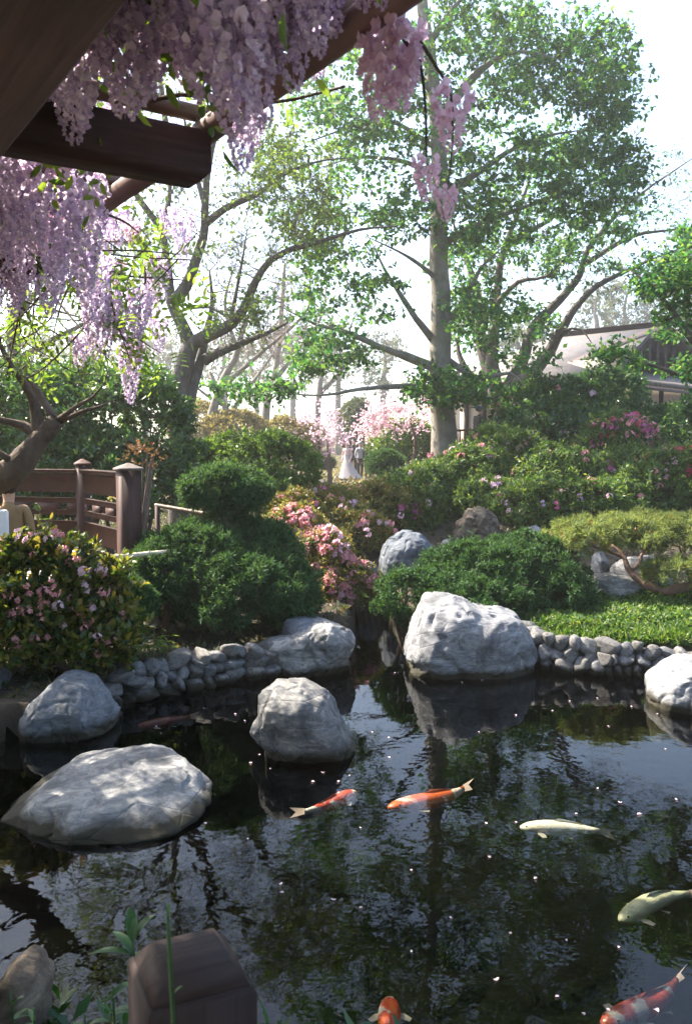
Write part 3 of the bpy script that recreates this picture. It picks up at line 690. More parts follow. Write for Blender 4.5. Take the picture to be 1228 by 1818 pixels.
# ------------------------------------------------------------------ people
def person(label, pos, H, yaw, cols, pose=None, group=None, hair=None, extra=None):
    """cols: shoes, legs, top, sleeves-skin; one continuous skinned body"""
    pose = pose or {}
    J = {'pelvis': (0, 0, .52), 'waist': (0, 0, .60), 'chest': (0, -.005, .72), 'neck': (0, 0, .825), 'chin': (0, .012, .865), 'skull': (0, .005, .925), 'crown': (0, -.005, .965)}
    for s, n in ((-1, 'l'), (1, 'r')):
        J['sh' + n] = (s * .10, 0, .805); J['el' + n] = (s * .135, -.02, .635); J['wr' + n] = (s * .125, .06, .50); J['ha' + n] = (s * .12, .085, .455); J['fi' + n] = (s * .115, .095, .425)
        J['hi' + n] = (s * .052, 0, .50); J['kn' + n] = (s * .056, .012, .285); J['an' + n] = (s * .056, -.008, .045); J['to' + n] = (s * .062, .085, .018)
    J.update(pose)
    Rd = dict(pelvis=(.082, .062), waist=(.076, .055), chest=(.085, .060), neck=(.032, .034), chin=(.036, .044), skull=(.047, .056), crown=(.028, .034))
    for n in 'lr':
        Rd.update({'sh' + n: (.036, .036), 'el' + n: (.025, .025), 'wr' + n: (.017, .017), 'ha' + n: (.021, .012), 'fi' + n: (.011, .008), 'hi' + n: (.054, .054), 'kn' + n: (.036, .036), 'an' + n: (.023, .023), 'to' + n: (.022, .014)})
    names = list(J); ix = {n: k for k, n in enumerate(names)}
    E = [('pelvis', 'waist'), ('waist', 'chest'), ('chest', 'neck'), ('neck', 'chin'), ('chin', 'skull'), ('skull', 'crown')]
    for n in 'lr':
        E += [('chest', 'sh' + n), ('sh' + n, 'el' + n), ('el' + n, 'wr' + n), ('wr' + n, 'ha' + n), ('ha' + n, 'fi' + n), ('pelvis', 'hi' + n), ('hi' + n, 'kn' + n), ('kn' + n, 'an' + n), ('an' + n, 'to' + n)]
    me = bpy.data.meshes.new('skeleton'); me.from_pydata([tuple(c * H for c in J[n]) for n in names], [(ix[a], ix[b_]) for a, b_ in E], [])
    tmp = bpy.data.objects.new('tmp', me); COL.objects.link(tmp); md = tmp.modifiers.new('s', 'SKIN'); md.use_smooth_shade = True
    sv = me.skin_vertices[0].data
    for n in names: sv[ix[n]].radius = tuple(c * H for c in Rd[n])
    sv[0].use_root = True
    sd_ = tmp.modifiers.new('u', 'SUBSURF'); sd_.levels = 2; sd_.render_levels = 2
    dg = bpy.context.evaluated_depsgraph_get(); ev = tmp.evaluated_get(dg); bm_ = bpy.data.meshes.new_from_object(ev)
    bpy.data.objects.remove(tmp)
    bm_.materials.clear()
    for c in cols: bm_.materials.append(c)
    arm = np.array([J[k] for k in ('ell', 'wrl', 'hal', 'fil', 'elr', 'wrr', 'har', 'fir')]) * H
    knee = np.array([J['anl'], J['anr'], J['tol'], J['tor']]) * H
    for f in bm_.polygons:
        c = np.array(f.center[:]); z = c[2] / H
        da = np.linalg.norm(arm - c, axis=1) / H
        if np.min(np.linalg.norm(knee - c, axis=1)) / H < .05: k = 0
        elif z > J['neck'][2] + .012: k = 3
        elif np.min(da[[1, 2, 3, 5, 6, 7]]) < .05: k = 3
        elif z > J['waist'][2] - .045: k = 2
        else: k = 1
        f.material_index = k; f.use_smooth = True
    th = thing('person', label, 'person', pos, group); th.rotation_euler = (0, 0, yaw)
    b_ = bpy.data.objects.new('body', bm_); link(b_, th)
    # hair or cap as a shell over the skull, nose on the face
    V, Fc = ICO[3]; hc = np.array(J['skull']) * H + np.array([0, -.006, .008]) * H
    keep = ~((V[Fc].mean(1)[:, 1] > .25) & (V[Fc].mean(1)[:, 2] < .35)) & (V[Fc].mean(1)[:, 2] > -.75)
    Q = V * np.array([.052, .062, .06]) * H * (1 + .04 * fbm(V * 3, 4, 2))[:, None] + hc
    hm = raw_mesh('hair', Q, Fc[keep], True); hm.materials.append(hair or M['hair_dark']); h = bpy.data.objects.new('hair', hm); link(h, th)
    nz = np.array(J['chin']) * H + np.array([0, .052, .02]) * H
    Q = ICO[2][0] * np.array([.008, .012, .014]) * H + nz; nm_ = raw_mesh('nose', Q, ICO[2][1], True); nm_.materials.append(cols[3]); link(bpy.data.objects.new('nose', nm_), th)
    if extra: extra(th, H)
    return th
def cap_extra(mat):
    def f(th, H):
        V, Fc = ICO[3]; k = V[Fc].mean(1)[:, 2] > .12; Q = V * np.array([.057, .066, .062]) * H + np.array([0, 0, .932]) * H
        me = raw_mesh('cap', Q, Fc[k], True); me.materials.append(mat); c = bpy.data.objects.new('cap', me); link(c, th)
        mb = MB(); mb.box((0, .085 * H, .94 * H), (.085 * H, .07 * H, .007 * H), bev=.003); V, Fs = mb.arrays(); me = raw_mesh('brim', V, Fs); me.materials.append(mat); link(bpy.data.objects.new('brim', me), c)
    return f
def gown_extra(mat, train):
    def f(th, H):
        zs = np.array([.66, .60, .52, .35, .18, .02]); rs = np.array([.088, .083, .10, .145, .18, .22]); n = 20; V = []
        for z, r in zip(zs, rs):
            for a in np.linspace(0, 2 * math.pi, n, endpoint=False):
                k = 1 + .06 * math.sin(a * 7) * (1 - z); tx = -train * max(0, .5 - z) ** 1.5 * max(0, math.cos(a + math.pi)) * 3
                V.append((r * k * math.cos(a) + tx, r * .8 * k * math.sin(a), z))
        q = [[k * n + j, k * n + (j + 1) % n, k * n + n + (j + 1) % n, k * n + n + j] for k in range(len(zs) - 1) for j in range(n)]
        me = raw_mesh('gown', np.array(V) * H, np.array(q), True); me.materials.append(mat); link(bpy.data.objects.new('gown', me), th)
    return f
WG = 'wedding party on the far path'
def on_path(px, Y): x = (px - 614) / F * Y; return (x, Y, gz(x, Y) - .01)
W_, D_, S_ = M['white_cloth'], M['dark_cloth'], M['skin']
person('woman in a long white gown with trailing train, fair hair up', on_path(616, 39), 1.66, R(150), [D_, W_, M['blush_cloth'], S_], group=WG, hair=M['hair_fair'], extra=gown_extra(M['gown'], .25))
person('person in a dark suit behind the woman in the gown', on_path(627, 39.6), 1.8, R(190), [D_, D_, D_, S_], group=WG)
person('person in a white top and dark skirt facing the dark vest', on_path(639, 39.2), 1.74, R(215), [D_, D_, M['white_top'], S_], group=WG, hair=M['white_top'])
person('person in a dark vest and light sleeves beside the white top', on_path(653, 39.2), 1.76, R(150), [D_, D_, D_, S_], group=WG)
person('person in a blue shirt and dark cap behind the round shrub', on_path(673, 34.5), 1.78, R(100), [D_, D_, M['navy_cloth'], S_], group=WG, extra=cap_extra(D_))
sit = {'pelvis': (0, 0, .27), 'waist': (0, .0, .35), 'chest': (0, .03, .47), 'neck': (0, .05, .575), 'chin': (0, .07, .615), 'skull': (0, .065, .675), 'crown': (0, .055, .715)}
for s, n in ((-1, 'l'), (1, 'r')):
    sit.update({'sh' + n: (s * .1, .03, .555), 'el' + n: (s * .14, .05, .39), 'wr' + n: (s * .06, .17, .34), 'ha' + n: (s * .05, .2, .335), 'fi' + n: (s * .04, .225, .33),
                'hi' + n: (s * .055, .02, .265), 'kn' + n: (s * .07, .25, .275), 'an' + n: (s * .07, .26, .045), 'to' + n: (s * .075, .345, .018)})
def sit_cap(th, H):
    V, Fc = ICO[3]; k = V[Fc].mean(1)[:, 2] > .1; Q = V * np.array([.058, .067, .062]) * H + np.array([0, .06, .685]) * H
    me = raw_mesh('cap', Q, Fc[k], True); me.materials.append(M['navy_cloth']); link(bpy.data.objects.new('cap', me), th)
sp = P(849, 742, 28.0); fl = FZ
ps = person('seated person in a dark jacket and blue cap behind the pavilion railing', (sp[0], 28.35, 2.32), 1.75, R(-60), [D_, D_, D_, S_], pose=sit, extra=sit_cap)
mb = MB(); mb.box((sp[0], 28.35, 2.62), (.5, .45, .06), bev=.01); st = mb.build('seat_top', M['dark_trim'])
bench = thing('stool', 'dark wooden stool under the seated person on the veranda', 'stool', (sp[0], 28.35, 2.15)); st.parent = bench; st.location = (-(sp[0]), -28.35, -2.15)
for a in (-.2, .2):
    for c_ in (-.17, .17):
        mb = MB(); mb.box((sp[0] + a, 28.35 + c_, 2.37), (.05, .05, .46)); mb.build('leg', M['dark_trim'], bench)
def bag_extra(th, H):
    mb = MB(); mb.box((-.045 * H, -.10 * H, .70 * H), (.12 * H, .06 * H, .19 * H), bev=.02); V, Fs = mb.arrays(); me = raw_mesh('bag', V, Fs); me.materials.append(M['white_cloth']); o_ = bpy.data.objects.new('bag', me); link(o_, th)
    pts = resample([(-.045 * H, -.10 * H, .79 * H), (-.055 * H, -.06 * H, .835 * H), (-.06 * H, 0, .845 * H), (-.07 * H, .06 * H, .79 * H), (-.10 * H, .0, .70 * H)], .03)[0]
    mb = MB(); mb.tube(pts, .008, 6); V, Fs = mb.arrays(); me = raw_mesh('strap', V, Fs); me.materials.append(M['white_cloth']); link(bpy.data.objects.new('strap', me), o_)
pp = P(16, 900, 8.95)
person('person in a tan shirt carrying a white bag beside the bridge railing', (pp[0], pp[1], gz(pp[0], pp[1]) - .01), 1.68, R(10), [D_, D_, M['tan_cloth'], S_], pose={'hal': (-.1, .11, .5), 'wrl': (-.12, .08, .53)}, extra=bag_extra)

# ------------------------------------------------------------------ foliage materials
LM = {
 'tree': leafmat('tree leaf', [(.018, .07, .036), (.03, .105, .045), (.06, .155, .05), (.12, .21, .06)], .52, gloss=.2),
 'tree_light': leafmat('young leaf', [(.06, .12, .03), (.10, .17, .04), (.16, .22, .06)], .5),
 'hedge': leafmat('camellia leaf', [(.022, .07, .022), (.04, .105, .028), (.085, .15, .035)], .42, gloss=.55, rough=.35),
 'bush': leafmat('bush leaf', [(.035, .085, .02), (.07, .135, .028), (.12, .18, .04)], .45),
 'azalea': leafmat('azalea leaf', [(.03, .08, .025), (.06, .125, .035), (.105, .17, .045), (.17, .20, .07)], .45),
 'azalea_warm': leafmat('bronze azalea leaf', [(.07, .12, .03), (.14, .17, .04), (.22, .20, .05), (.30, .17, .06)], .42, (1.6, 1.4, .8)),
 'raph': leafmat('hawthorn leaf', [(.02, .05, .016), (.05, .09, .02), (.14, .16, .03), (.22, .17, .035)], .42, (1.8, 1.6, .7), gloss=.5, rough=.35),
 'juniper': leafmat('juniper spray', [(.024, .062, .028), (.042, .095, .038), (.075, .135, .05)], .32, rough=.6, gloss=.15),
 'juniper_lt': leafmat('low juniper spray', [(.022, .06, .024), (.04, .095, .032), (.07, .13, .045)], .26, rough=.6, gloss=.15),
 'pine': leafmat('pine needle', [(.085, .13, .05), (.14, .19, .075), (.22, .23, .10)], .4, rough=.6, gloss=.15),
 'pine_cone': leafmat('pine catkin', [(.26, .11, .03), (.36, .19, .05)], .1),
 'cover': leafmat('ground cover', [(.018, .055, .014), (.05, .115, .02), (.09, .165, .035), (.19, .22, .09)], .42),
 'ivy': leafmat('undergrowth leaf', [(.02, .045, .014), (.05, .075, .022), (.10, .10, .04), (.11, .07, .035)], .3),
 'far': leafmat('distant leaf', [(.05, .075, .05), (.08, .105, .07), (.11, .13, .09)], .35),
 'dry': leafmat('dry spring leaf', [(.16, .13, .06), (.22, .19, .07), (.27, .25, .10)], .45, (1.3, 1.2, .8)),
 'wist': leafmat('wisteria leaf', [(.06, .12, .022), (.11, .18, .035), (.17, .23, .06)], .5),
 'bronze': leafmat('bronze sprig', [(.13, .075, .03), (.2, .11, .05)], .4, (1.3, 1.1, .8)),
 'front': leafmat('waterside leaf', [(.018, .06, .014), (.03, .09, .02)], .35, gloss=.5),
}
def petalmat(name, cols, tr=.5): return leafmat(name, cols, tr, (1.15, 1.05, 1.15), .6, .15)
FM = {
 'wist': petalmat('wisteria petal', [(.44, .33, .49), (.60, .50, .63), (.73, .63, .71), (.84, .76, .80)]),
 'wist_pink': petalmat('pink wisteria petal', [(.68, .47, .54), (.79, .61, .66), (.85, .72, .75)]),
 'pink': petalmat('pink blossom', [(.60, .24, .25), (.74, .38, .38), (.82, .55, .53)]),
 'pale': petalmat('pale pink blossom', [(.78, .52, .58), (.84, .64, .68), (.86, .72, .74)]),
 'magenta': petalmat('magenta blossom', [(.55, .10, .26), (.68, .20, .40), (.74, .34, .52)]),
 'red': petalmat('red blossom', [(.55, .06, .10), (.66, .12, .17), (.72, .22, .27)]),
 'lilac': petalmat('lilac blossom', [(.62, .42, .66), (.74, .56, .74)]),
}
# blossom clusters shared by all the shrubs
def bloom_mesh(mat, nb, size, seed):
    rg = np.random.default_rng(seed); c = rdir(nb, rg); c[:, 2] = abs(c[:, 2]); pos = []; d = []; n = []
    for q in c:
        ax = unit(q + .3 * rg.normal(size=3)); u = unit(np.cross(ax, rg.normal(size=3))); v_ = np.cross(ax, u)
        for k in range(5):
            a = k * 2 * math.pi / 5 + rg.uniform(-.2, .2); dd = u * math.cos(a) + v_ * math.sin(a)
            pos.append(q * size * .55); d.append(dd * .8 + ax * .55); n.append(ax - dd * .3)
    V, Fq = leaves(np.array(pos), np.array(d), np.array(n), size * .55 * rg.uniform(.8, 1.2, len(pos)), size * .48, .1)
    me = raw_mesh('blossom', V, Fq); me.materials.append(mat); return me
BL = {k: [bloom_mesh(FM[k], 7, 1.0, s) for s in (1, 2, 3)] for k in ('pink', 'pale', 'magenta', 'red', 'lilac')}

# ------------------------------------------------------------------ shrubs
def blob(px, py, Y, rx, rz, ry=None):
    c = P(px, py, Y); s = Y / F; return (c, np.array([rx * s, (ry if ry is not None else (rx + rz) * .5 * s), rz * s]))
def sample_blobs(bl, n, seed, depth=.22, bumpy=.16, low=-.65, freq=2.4, tuft=0, per=24):
    if tuft:
        c, nr, rg = sample_blobs(bl, int(n / per * 1.3), seed, depth, bumpy, low, freq); c = np.repeat(c, per, 0); nr = np.repeat(nr, per, 0)
        tr_ = tuft * np.repeat(rg.uniform(.6, 1.35, len(c) // per), per)[:, None]; d = rdir(len(c), rg); d = unit(d + nr * .5)
        return c + d * tr_ * rg.uniform(.55, 1.0, (len(c), 1)), unit(nr * .6 + d), rg
    rg = np.random.default_rng(seed); a = np.array([r[0] * r[2] + r[1] * r[2] + r[0] * r[1] for _, r in bl]); a = a / a.sum()
    k = rg.choice(len(bl), n, p=a); C = np.array([b_[0] for b_ in bl])[k]; Rr = np.array([b_[1] for b_ in bl])[k]
    d = rdir(n, rg); d[:, 2] = np.where(d[:, 2] < low, -d[:, 2], d[:, 2])
    f = 1 - depth * rg.random(n) ** 1.6 + bumpy * fbm(d * freq + C * 1.7, seed, 3) + .03 * rg.normal(size=n)
    pos = C + d * Rr * f[:, None]; nr = unit(d / Rr)
    keep = np.ones(n, bool)
    for c, r in bl:
        q = np.linalg.norm((pos - c) / r, axis=1); keep &= q > .70
    keep &= pos[:, 2] > ground(pos[:, 0], pos[:, 1]) - .03
    return pos[keep], nr[keep], rg
def sprigs(pos, nr, rg, k, L, W, spread=.9, up=.3, fine=False, lift=0.0, fold=.12):
    """k leaves round each shoot"""
    n = len(pos); ax = unit(nr + up * np.array([0, 0, 1]) + .45 * rg.normal(size=(n, 3)))
    pos = np.repeat(pos, k, 0); ax = np.repeat(ax, k, 0); m_ = len(pos)
    d = unit(ax * (1.15 - spread * .5) + spread * unit(rg.normal(size=(m_, 3)))); nn = unit(ax + .35 * rg.normal(size=(m_, 3)))
    s = rg.uniform(.7, 1.25, m_)
    return leaves(pos + ax * (lift * rg.random((m_, 1))), d, nn, L * s, W * s, fold, fine)
def shrub(name, label, cat, bl, lm, n, k=5, L=.05, W=.02, seed=1, spread=.9, up=.3, fine=False, depth=.24, bumpy=.16, low=-.65, blooms=(), stems=True, group=None, stem_mat=None, freq=2.4, fold=.12, tuft=0, per=24, shoots=0):
    bl = [blob(*b_) for b_ in bl]
    cx = np.mean([b_[0] for b_ in bl], 0); g = gz(cx[0], cx[1])
    th = thing(name, label, cat, (cx[0], cx[1], g), group)
    pos, nr, rg = sample_blobs(bl, n, seed, depth, bumpy, low, freq, tuft, per)
    V, Fq = sprigs(pos, nr, rg, k, L, W, spread, up, fine, L * .6, fold)
    if shoots:
        ps, ns, _ = sample_blobs(bl, shoots, seed + 5, .05, bumpy, -.1, freq); sx = MB(); sx.add(V, Fq); tws = MB()
        for q, d in zip(ps, ns):
            ax = unit(d * .7 + UP * .6 + rg.normal(size=3) * .3); ln = L * rg.uniform(1.6, 3.6); m_ = 9; tt_ = rg.uniform(.2, 1, m_)
            tws.tube([q - ax * ln * .4, q + ax * ln], [L * .035, L * .02], 3, False)
            sx.add(*leaves(q + ax * (ln * tt_)[:, None], unit(ax * .7 + rg.normal(size=(m_, 3)) * .7), rdir(m_, rg) + UP, L * rg.uniform(.6, 1.1, m_), W * rg.uniform(.7, 1.1, m_), fold, fine))
        V, Fs = sx.arrays(); obj('foliage', V, Fs, lm, th, kind='stuff'); tws.build('shoots', M['twig'], th, kind='stuff')
    else: obj('foliage', V, Fq, lm, th, kind='stuff')
    if stems:
        mb = MB()
        for c, r in bl:
            b0 = np.array([c[0] + rg.normal() * .06, c[1] + .1 * r[1], min(gz(c[0], c[1] + .1 * r[1]), c[2] - r[2]) - .06])
            for q in range(5):
                e = c + r * unit(rg.normal(size=3) * [1, 1, .5] + [0, 0, .5]) * .72
                pts = resample([b0, (b0 + e) / 2 + rg.normal(size=3) * r * .12, e], .12)[0]; mb.tube(pts, np.linspace(.022, .006, len(pts)) * (1 + r[0]), 5, False)
        mb.build('stems', stem_mat or M['twig'], th, True)
    for mats, nb, size, wz in blooms:
        pb, nb_, rg2 = sample_blobs(bl, nb * 8, seed + 77, .06, bumpy, -.2, freq)
        face = (-nb_[:, 1] + wz * nb_[:, 2] > .25); pb = pb[face][:nb]; nb_ = nb_[face][:nb]
        for q, d in zip(pb, nb_):
            s = size * rg2.uniform(.7, 1.3); me = BL[mats[rg2.integers(len(mats))]][rg2.integers(3)]
            inst('blossom', me, q + d * size * .5, Vector(tuple(d)).to_track_quat('Z', 'Y').to_euler(), s, th)
    return th
shrub('hawthorn_shrub', 'pink-flowered hawthorn shrub with bronze leaf tips above the grey boulder', 'shrub',
      [(60, 1060, 7.7, 105, 95), (165, 1085, 7.9, 70, 80), (20, 1120, 7.5, 90, 80), (130, 1140, 7.7, 105, 55)], LM['raph'], 4200, 5, .085, .045, 21, .65, 1.1, True, .35, .32, shoots=150,
      blooms=[(('pink', 'pink', 'pale'), 130, .05, .4)])
shrub('clipped_juniper', 'dark cloud-pruned juniper with a rounded crown above the left wall', 'shrub',
      [(400, 872, 9.8, 72, 34), (400, 915, 9.8, 25, 30), (345, 995, 9.4, 95, 58), (465, 995, 9.8, 68, 62), (410, 1050, 9.3, 145, 68), (290, 1040, 9.1, 65, 55), (500, 1060, 9.7, 55, 60)], LM['juniper'], 17000, 8, .065, .012, 22, .85, .35, False, .3, .13, freq=4.5, tuft=.085, per=26, shoots=420)
shrub('low_juniper', 'bright green low spreading juniper behind the saddle-topped boulder', 'shrub',
      [(745, 1065, 9.9, 75, 45), (850, 1030, 10.3, 95, 60), (930, 1020, 10.6, 90, 60), (840, 1075, 9.9, 115, 48), (985, 1065, 10.2, 62, 50)], LM['juniper_lt'], 13000, 8, .06, .014, 23, .8, .5, False, .3, .16, freq=4.5, tuft=.075, per=20, shoots=380)
shrub('leafy_hedge', 'tall glossy green camellia hedge behind the bridge railing', 'hedge',
      [(40, 760, 13.6, 120, 105), (150, 760, 13.8, 120, 100), (250, 790, 13.6, 85, 115), (60, 850, 13.2, 130, 80), (200, 860, 13.2, 120, 80), (-60, 780, 13.6, 100, 110)], LM['hedge'], 9500, 5, .10, .045, 24, .85, .3, False, .3, .2, tuft=.22, per=16, shoots=160)
shrub('rounded_bush', 'sunlit rounded green bush between the leaning tree and the pink blossom', 'shrub',
      [(400, 835, 14.6, 75, 45), (480, 835, 14.4, 78, 52), (350, 840, 15, 40, 40), (430, 880, 14, 100, 40)], LM['bush'], 6500, 5, .075, .032, 25, .85, .3, tuft=.16, per=18, shoots=120)
shrub('bronze_azalea', 'bronze and yellow-green azalea with scattered pink blooms above the stream head', 'shrub',
      [(560, 912, 14.0, 75, 42), (655, 908, 14.8, 80, 42), (610, 955, 13.6, 85, 50), (520, 915, 13.2, 48, 40)], LM['azalea_warm'], 7000, 5, .058, .024, 26, .85, .4, tuft=.10, per=12, shoots=90,
      blooms=[(('magenta', 'pink', 'pale'), 70, .075, .6)])
shrub('pink_rock_rose', 'azalea thick with salmon pink blooms spilling beside the clipped juniper', 'shrub',
      [(525, 950, 11.8, 45, 45), (570, 1000, 11.4, 52, 52), (620, 1040, 11.2, 40, 40), (580, 1060, 11.0, 40, 35)], LM['azalea_warm'], 3400, 5, .055, .024, 27, .85, .4, tuft=.10, per=12, shoots=90,
      blooms=[(('pink', 'pink', 'pink', 'pale'), 175, .08, .5)])
shrub('azalea_bush', 'green azalea with coral blooms beside the tall grey trunk', 'shrub', [(720, 905, 15.2, 60, 62), (760, 880, 16, 50, 50)], LM['azalea'], 3600, 5, .08, .03, 28, tuft=.13, per=14, shoots=90, blooms=[(('pink', 'pale'), 14, .06, .6)])
shrub('azalea_bush', 'sunlit azalea with few lilac blooms above the brown rock', 'shrub', [(830, 860, 16.4, 78, 62), (890, 830, 17, 80, 65), (860, 900, 15.6, 80, 45)], LM['azalea'], 7200, 5, .08, .03, 29, tuft=.13, per=14, shoots=90, blooms=[(('pale', 'lilac', 'pink'), 46, .075, .6)])
shrub('azalea_bush', 'broad dark green azalea behind the yellowed pine pad', 'shrub', [(1000, 870, 16, 95, 70), (960, 905, 15, 90, 45), (1060, 900, 15, 80, 45)], LM['azalea'], 7500, 5, .08, .03, 30, tuft=.13, per=14, shoots=90, blooms=[(('pale', 'lilac', 'pink', 'magenta'), 46, .075, .6)])
shrub('azalea_bush', 'shaded azalea with a few dim pink blooms left of the magenta azalea', 'shrub', [(1130, 890, 15.6, 85, 55), (1120, 850, 16.6, 60, 50)], LM['azalea'], 4200, 5, .08, .03, 31, tuft=.13, per=14, shoots=90, blooms=[(('pink', 'red'), 10, .06, .5)])
shrub('red_azalea', 'azalea covered in crimson and pink blooms below the pavilion eave', 'shrub', [(1100, 790, 17.6, 62, 46), (1060, 800, 18, 40, 36)], LM['azalea'], 2800, 5, .08, .03, 32, tuft=.13, per=14, shoots=90, blooms=[(('red', 'magenta', 'pink', 'pink'), 80, .095, .6)])
shrub('magenta_azalea', 'azalea with bright magenta blooms at the right end of the bank', 'shrub', [(1195, 850, 15.8, 52, 48), (1250, 860, 15.5, 50, 60)], LM['azalea'], 3000, 5, .08, .03, 33, tuft=.13, per=14, shoots=90, blooms=[(('magenta', 'red', 'pale'), 60, .095, .6)])
shrub('camellia_bush', 'dark glossy camellia in front of the pavilion eave', 'shrub', [(980, 725, 19.5, 90, 50), (1070, 710, 19.8, 80, 48), (940, 765, 19, 80, 50), (1030, 770, 18.8, 90, 45)], LM['hedge'], 6800, 5, .10, .05, 34, .9, .3, depth=.35, bumpy=.24, blooms=[(('pale', 'pink'), 6, .08, .6)])
shrub('camellia_bush', 'dark shrub under the right corner of the pavilion roof', 'shrub', [(1190, 775, 19, 60, 50), (1240, 770, 18.5, 60, 70)], LM['hedge'], 3600, 5, .10, .05, 35, .9, .3, depth=.35, bumpy=.24)
shrub('round_juniper', 'small clipped juniper ball before the person in the blue shirt', 'shrub', [(684, 824, 24, 30, 20)], LM['juniper_lt'], 2600, 7, .11, .02, 36)
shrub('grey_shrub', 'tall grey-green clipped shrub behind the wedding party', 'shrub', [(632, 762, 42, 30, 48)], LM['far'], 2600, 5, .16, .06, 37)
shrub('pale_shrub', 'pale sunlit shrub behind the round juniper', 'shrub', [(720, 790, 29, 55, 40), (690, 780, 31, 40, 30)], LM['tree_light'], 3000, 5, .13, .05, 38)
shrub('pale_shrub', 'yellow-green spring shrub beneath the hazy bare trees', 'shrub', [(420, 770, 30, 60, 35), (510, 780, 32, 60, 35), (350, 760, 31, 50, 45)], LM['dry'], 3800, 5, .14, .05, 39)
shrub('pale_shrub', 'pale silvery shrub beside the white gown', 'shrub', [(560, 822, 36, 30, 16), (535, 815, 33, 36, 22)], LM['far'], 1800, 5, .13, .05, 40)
shrub('bronze_sprig_shrub', 'thin orange-leaved shrub behind the bridge post', 'shrub', [(250, 815, 11.6, 34, 26)], LM['bronze'], 110, 4, .05, .022, 41, bumpy=.4, depth=.7)
shrub('low_evergreen', 'small evergreen tuft between hawthorn and clipped juniper', 'shrub', [(225, 1070, 8.4, 45, 35)], LM['juniper_lt'], 1800, 7, .06, .012, 42)
# bamboo grass tuft over the wall
tf = thing('bamboo_grass', 'pale green bamboo grass tuft above the shaded cobble wall', 'grass tuft', PZ(270, 1165, .3))
rg = np.random.default_rng(5); n = 160
q = np.array([P(258 + rg.normal() * 24, 1142 + rg.normal() * 12, 7.95 + rg.normal() * .1) for _ in range(n)])
V, Fq = leaves(q, unit(rg.normal(size=(n, 3)) * [1, 1, .4] + [0, -.2, .1]), rdir(n, rg) + [0, 0, 1.5], .11, .016); obj('blades', V, Fq, LM['wist'], tf, kind='stuff')
mb = MB()
for k in range(9):
    a = P(262 + rg.normal() * 12, 1185, 8.0); mb.tube([a - UP * .1, q[k * 9]], [.004, .002], 4, False)
mb.build('stems', M['twig'], tf)
# flat pad of the leaning pine
pine = thing('garden_pine', 'low leaning pine with flat yellowed needle pads and bare trunk', 'tree', PZ(1262, 1062, .4))
pads = [blob(1075, 952, 10.9, 92, 30, .55), blob(1150, 945, 11.4, 80, 30, .5), blob(1210, 960, 11.0, 55, 42, .5), blob(1030, 962, 10.8, 45, 20, .4), blob(1205, 1018, 10.4, 58, 24, .35)]
pos, nr, rg = sample_blobs(pads, 6500, 50, .5, .3, -.5, 4, .06, 9)
V, Fq = sprigs(pos, nr, rg, 9, .08, .008, .85, .7); obj('needles', V, Fq, LM['pine'], pine, kind='stuff')
pos, nr, rg = sample_blobs(pads, 420, 51, .2, .2, -.3, 4)
V, Fq = sprigs(pos, nr, rg, 6, .035, .014, .5, 1.0); obj('catkins', V, Fq, LM['pine_cone'], pine, kind='stuff')
def limb(name, pts, r0, r1, mat, parent, n=10, step=.12, rough=.12, seed=1, pw=1.0):
    q, par = resample(pts, step); V, Fq, caps = tube(q, r0 + (r1 - r0) * par ** pw, n, rough, seed); return obj(name, V, [Fq, caps], mat, parent, True)
limb('trunk', [P(1300, 1075, 10.6), P(1262, 1050, 10.5), P(1228, 1040, 10.4), P(1180, 1050, 10.4), P(1140, 1035, 10.5), P(1115, 1010, 10.6), P(1105, 985, 10.7), P(1085, 968, 10.8)], .07, .022, M['bark_red'], pine, 10, .04, .3)
limb('branch', [P(1118, 1015, 10.6), P(1135, 1000, 10.6), P(1140, 980, 10.7), P(1160, 965, 10.9)], .028, .012, M['bark_red'], pine, 7, .05)
limb('branch', [P(1150, 1040, 10.5), P(1180, 1015, 10.5), P(1205, 1005, 10.5)], .03, .012, M['bark_red'], pine, 7, .05)
limb('branch', [P(1105, 988, 10.7), P(1060, 972, 10.8), P(1030, 968, 10.8)], .022, .008, M['bark_red'], pine, 7, .05)
limb('branch', [P(1230, 1040, 10.4), P(1215, 1000, 10.8), P(1205, 970, 11)], .03, .01, M['bark_red'], pine, 7, .05)
# ground cover on the right bank and undergrowth on the other banks
def scatter(n, x0, x1, y0, y1, seed, fn=None, minsd=.06):
    rg = np.random.default_rng(seed); x = rg.uniform(x0, x1, n); y = y0 + (y1 - y0) * rg.random(n); sd = pond_sd(x, y); k = sd > minsd
    if fn is not None: k &= fn(x, y, sd)
    x, y = x[k], y[k]; return np.stack([x, y, ground(x, y)], -1), rg
q, rg = scatter(26000, 1.9, 5.6, 8.3, 11.4, 61, lambda x, y, s: (y - 8.4 < 2.6))
hum = .10 * (1 + vnoise(q * 2.2, 7)) * sstep(0, .4, pond_sd(q[:, 0], q[:, 1])); q[:, 2] += hum * rg.random(len(q))
V, Fq = sprigs(q, np.tile([0, -.15, 1.], (len(q), 1)), rg, 4, .06, .022, 1.0, .4); cv = obj('ground_cover', V, Fq, LM['cover'], kind='stuff'); tag(cv, 'bright green leafy ground cover above the sunlit cobble wall', 'ground cover')
q, rg = scatter(5500, 1.9, 5.6, 8.35, 9.2, 62, lambda x, y, s: s < .35)
V, Fq = leaves(q, unit(rg.normal(size=(len(q), 3)) * .35 + [0, -.15, 1]), rdir(len(q), rg) + [0, -1, .3], rg.uniform(.08, .17, len(q)), .011); gr = obj('grass_edge', V, Fq, LM['cover'], kind='stuff'); tag(gr, 'fringe of long bright grass along the top of the cobble wall', 'grass')
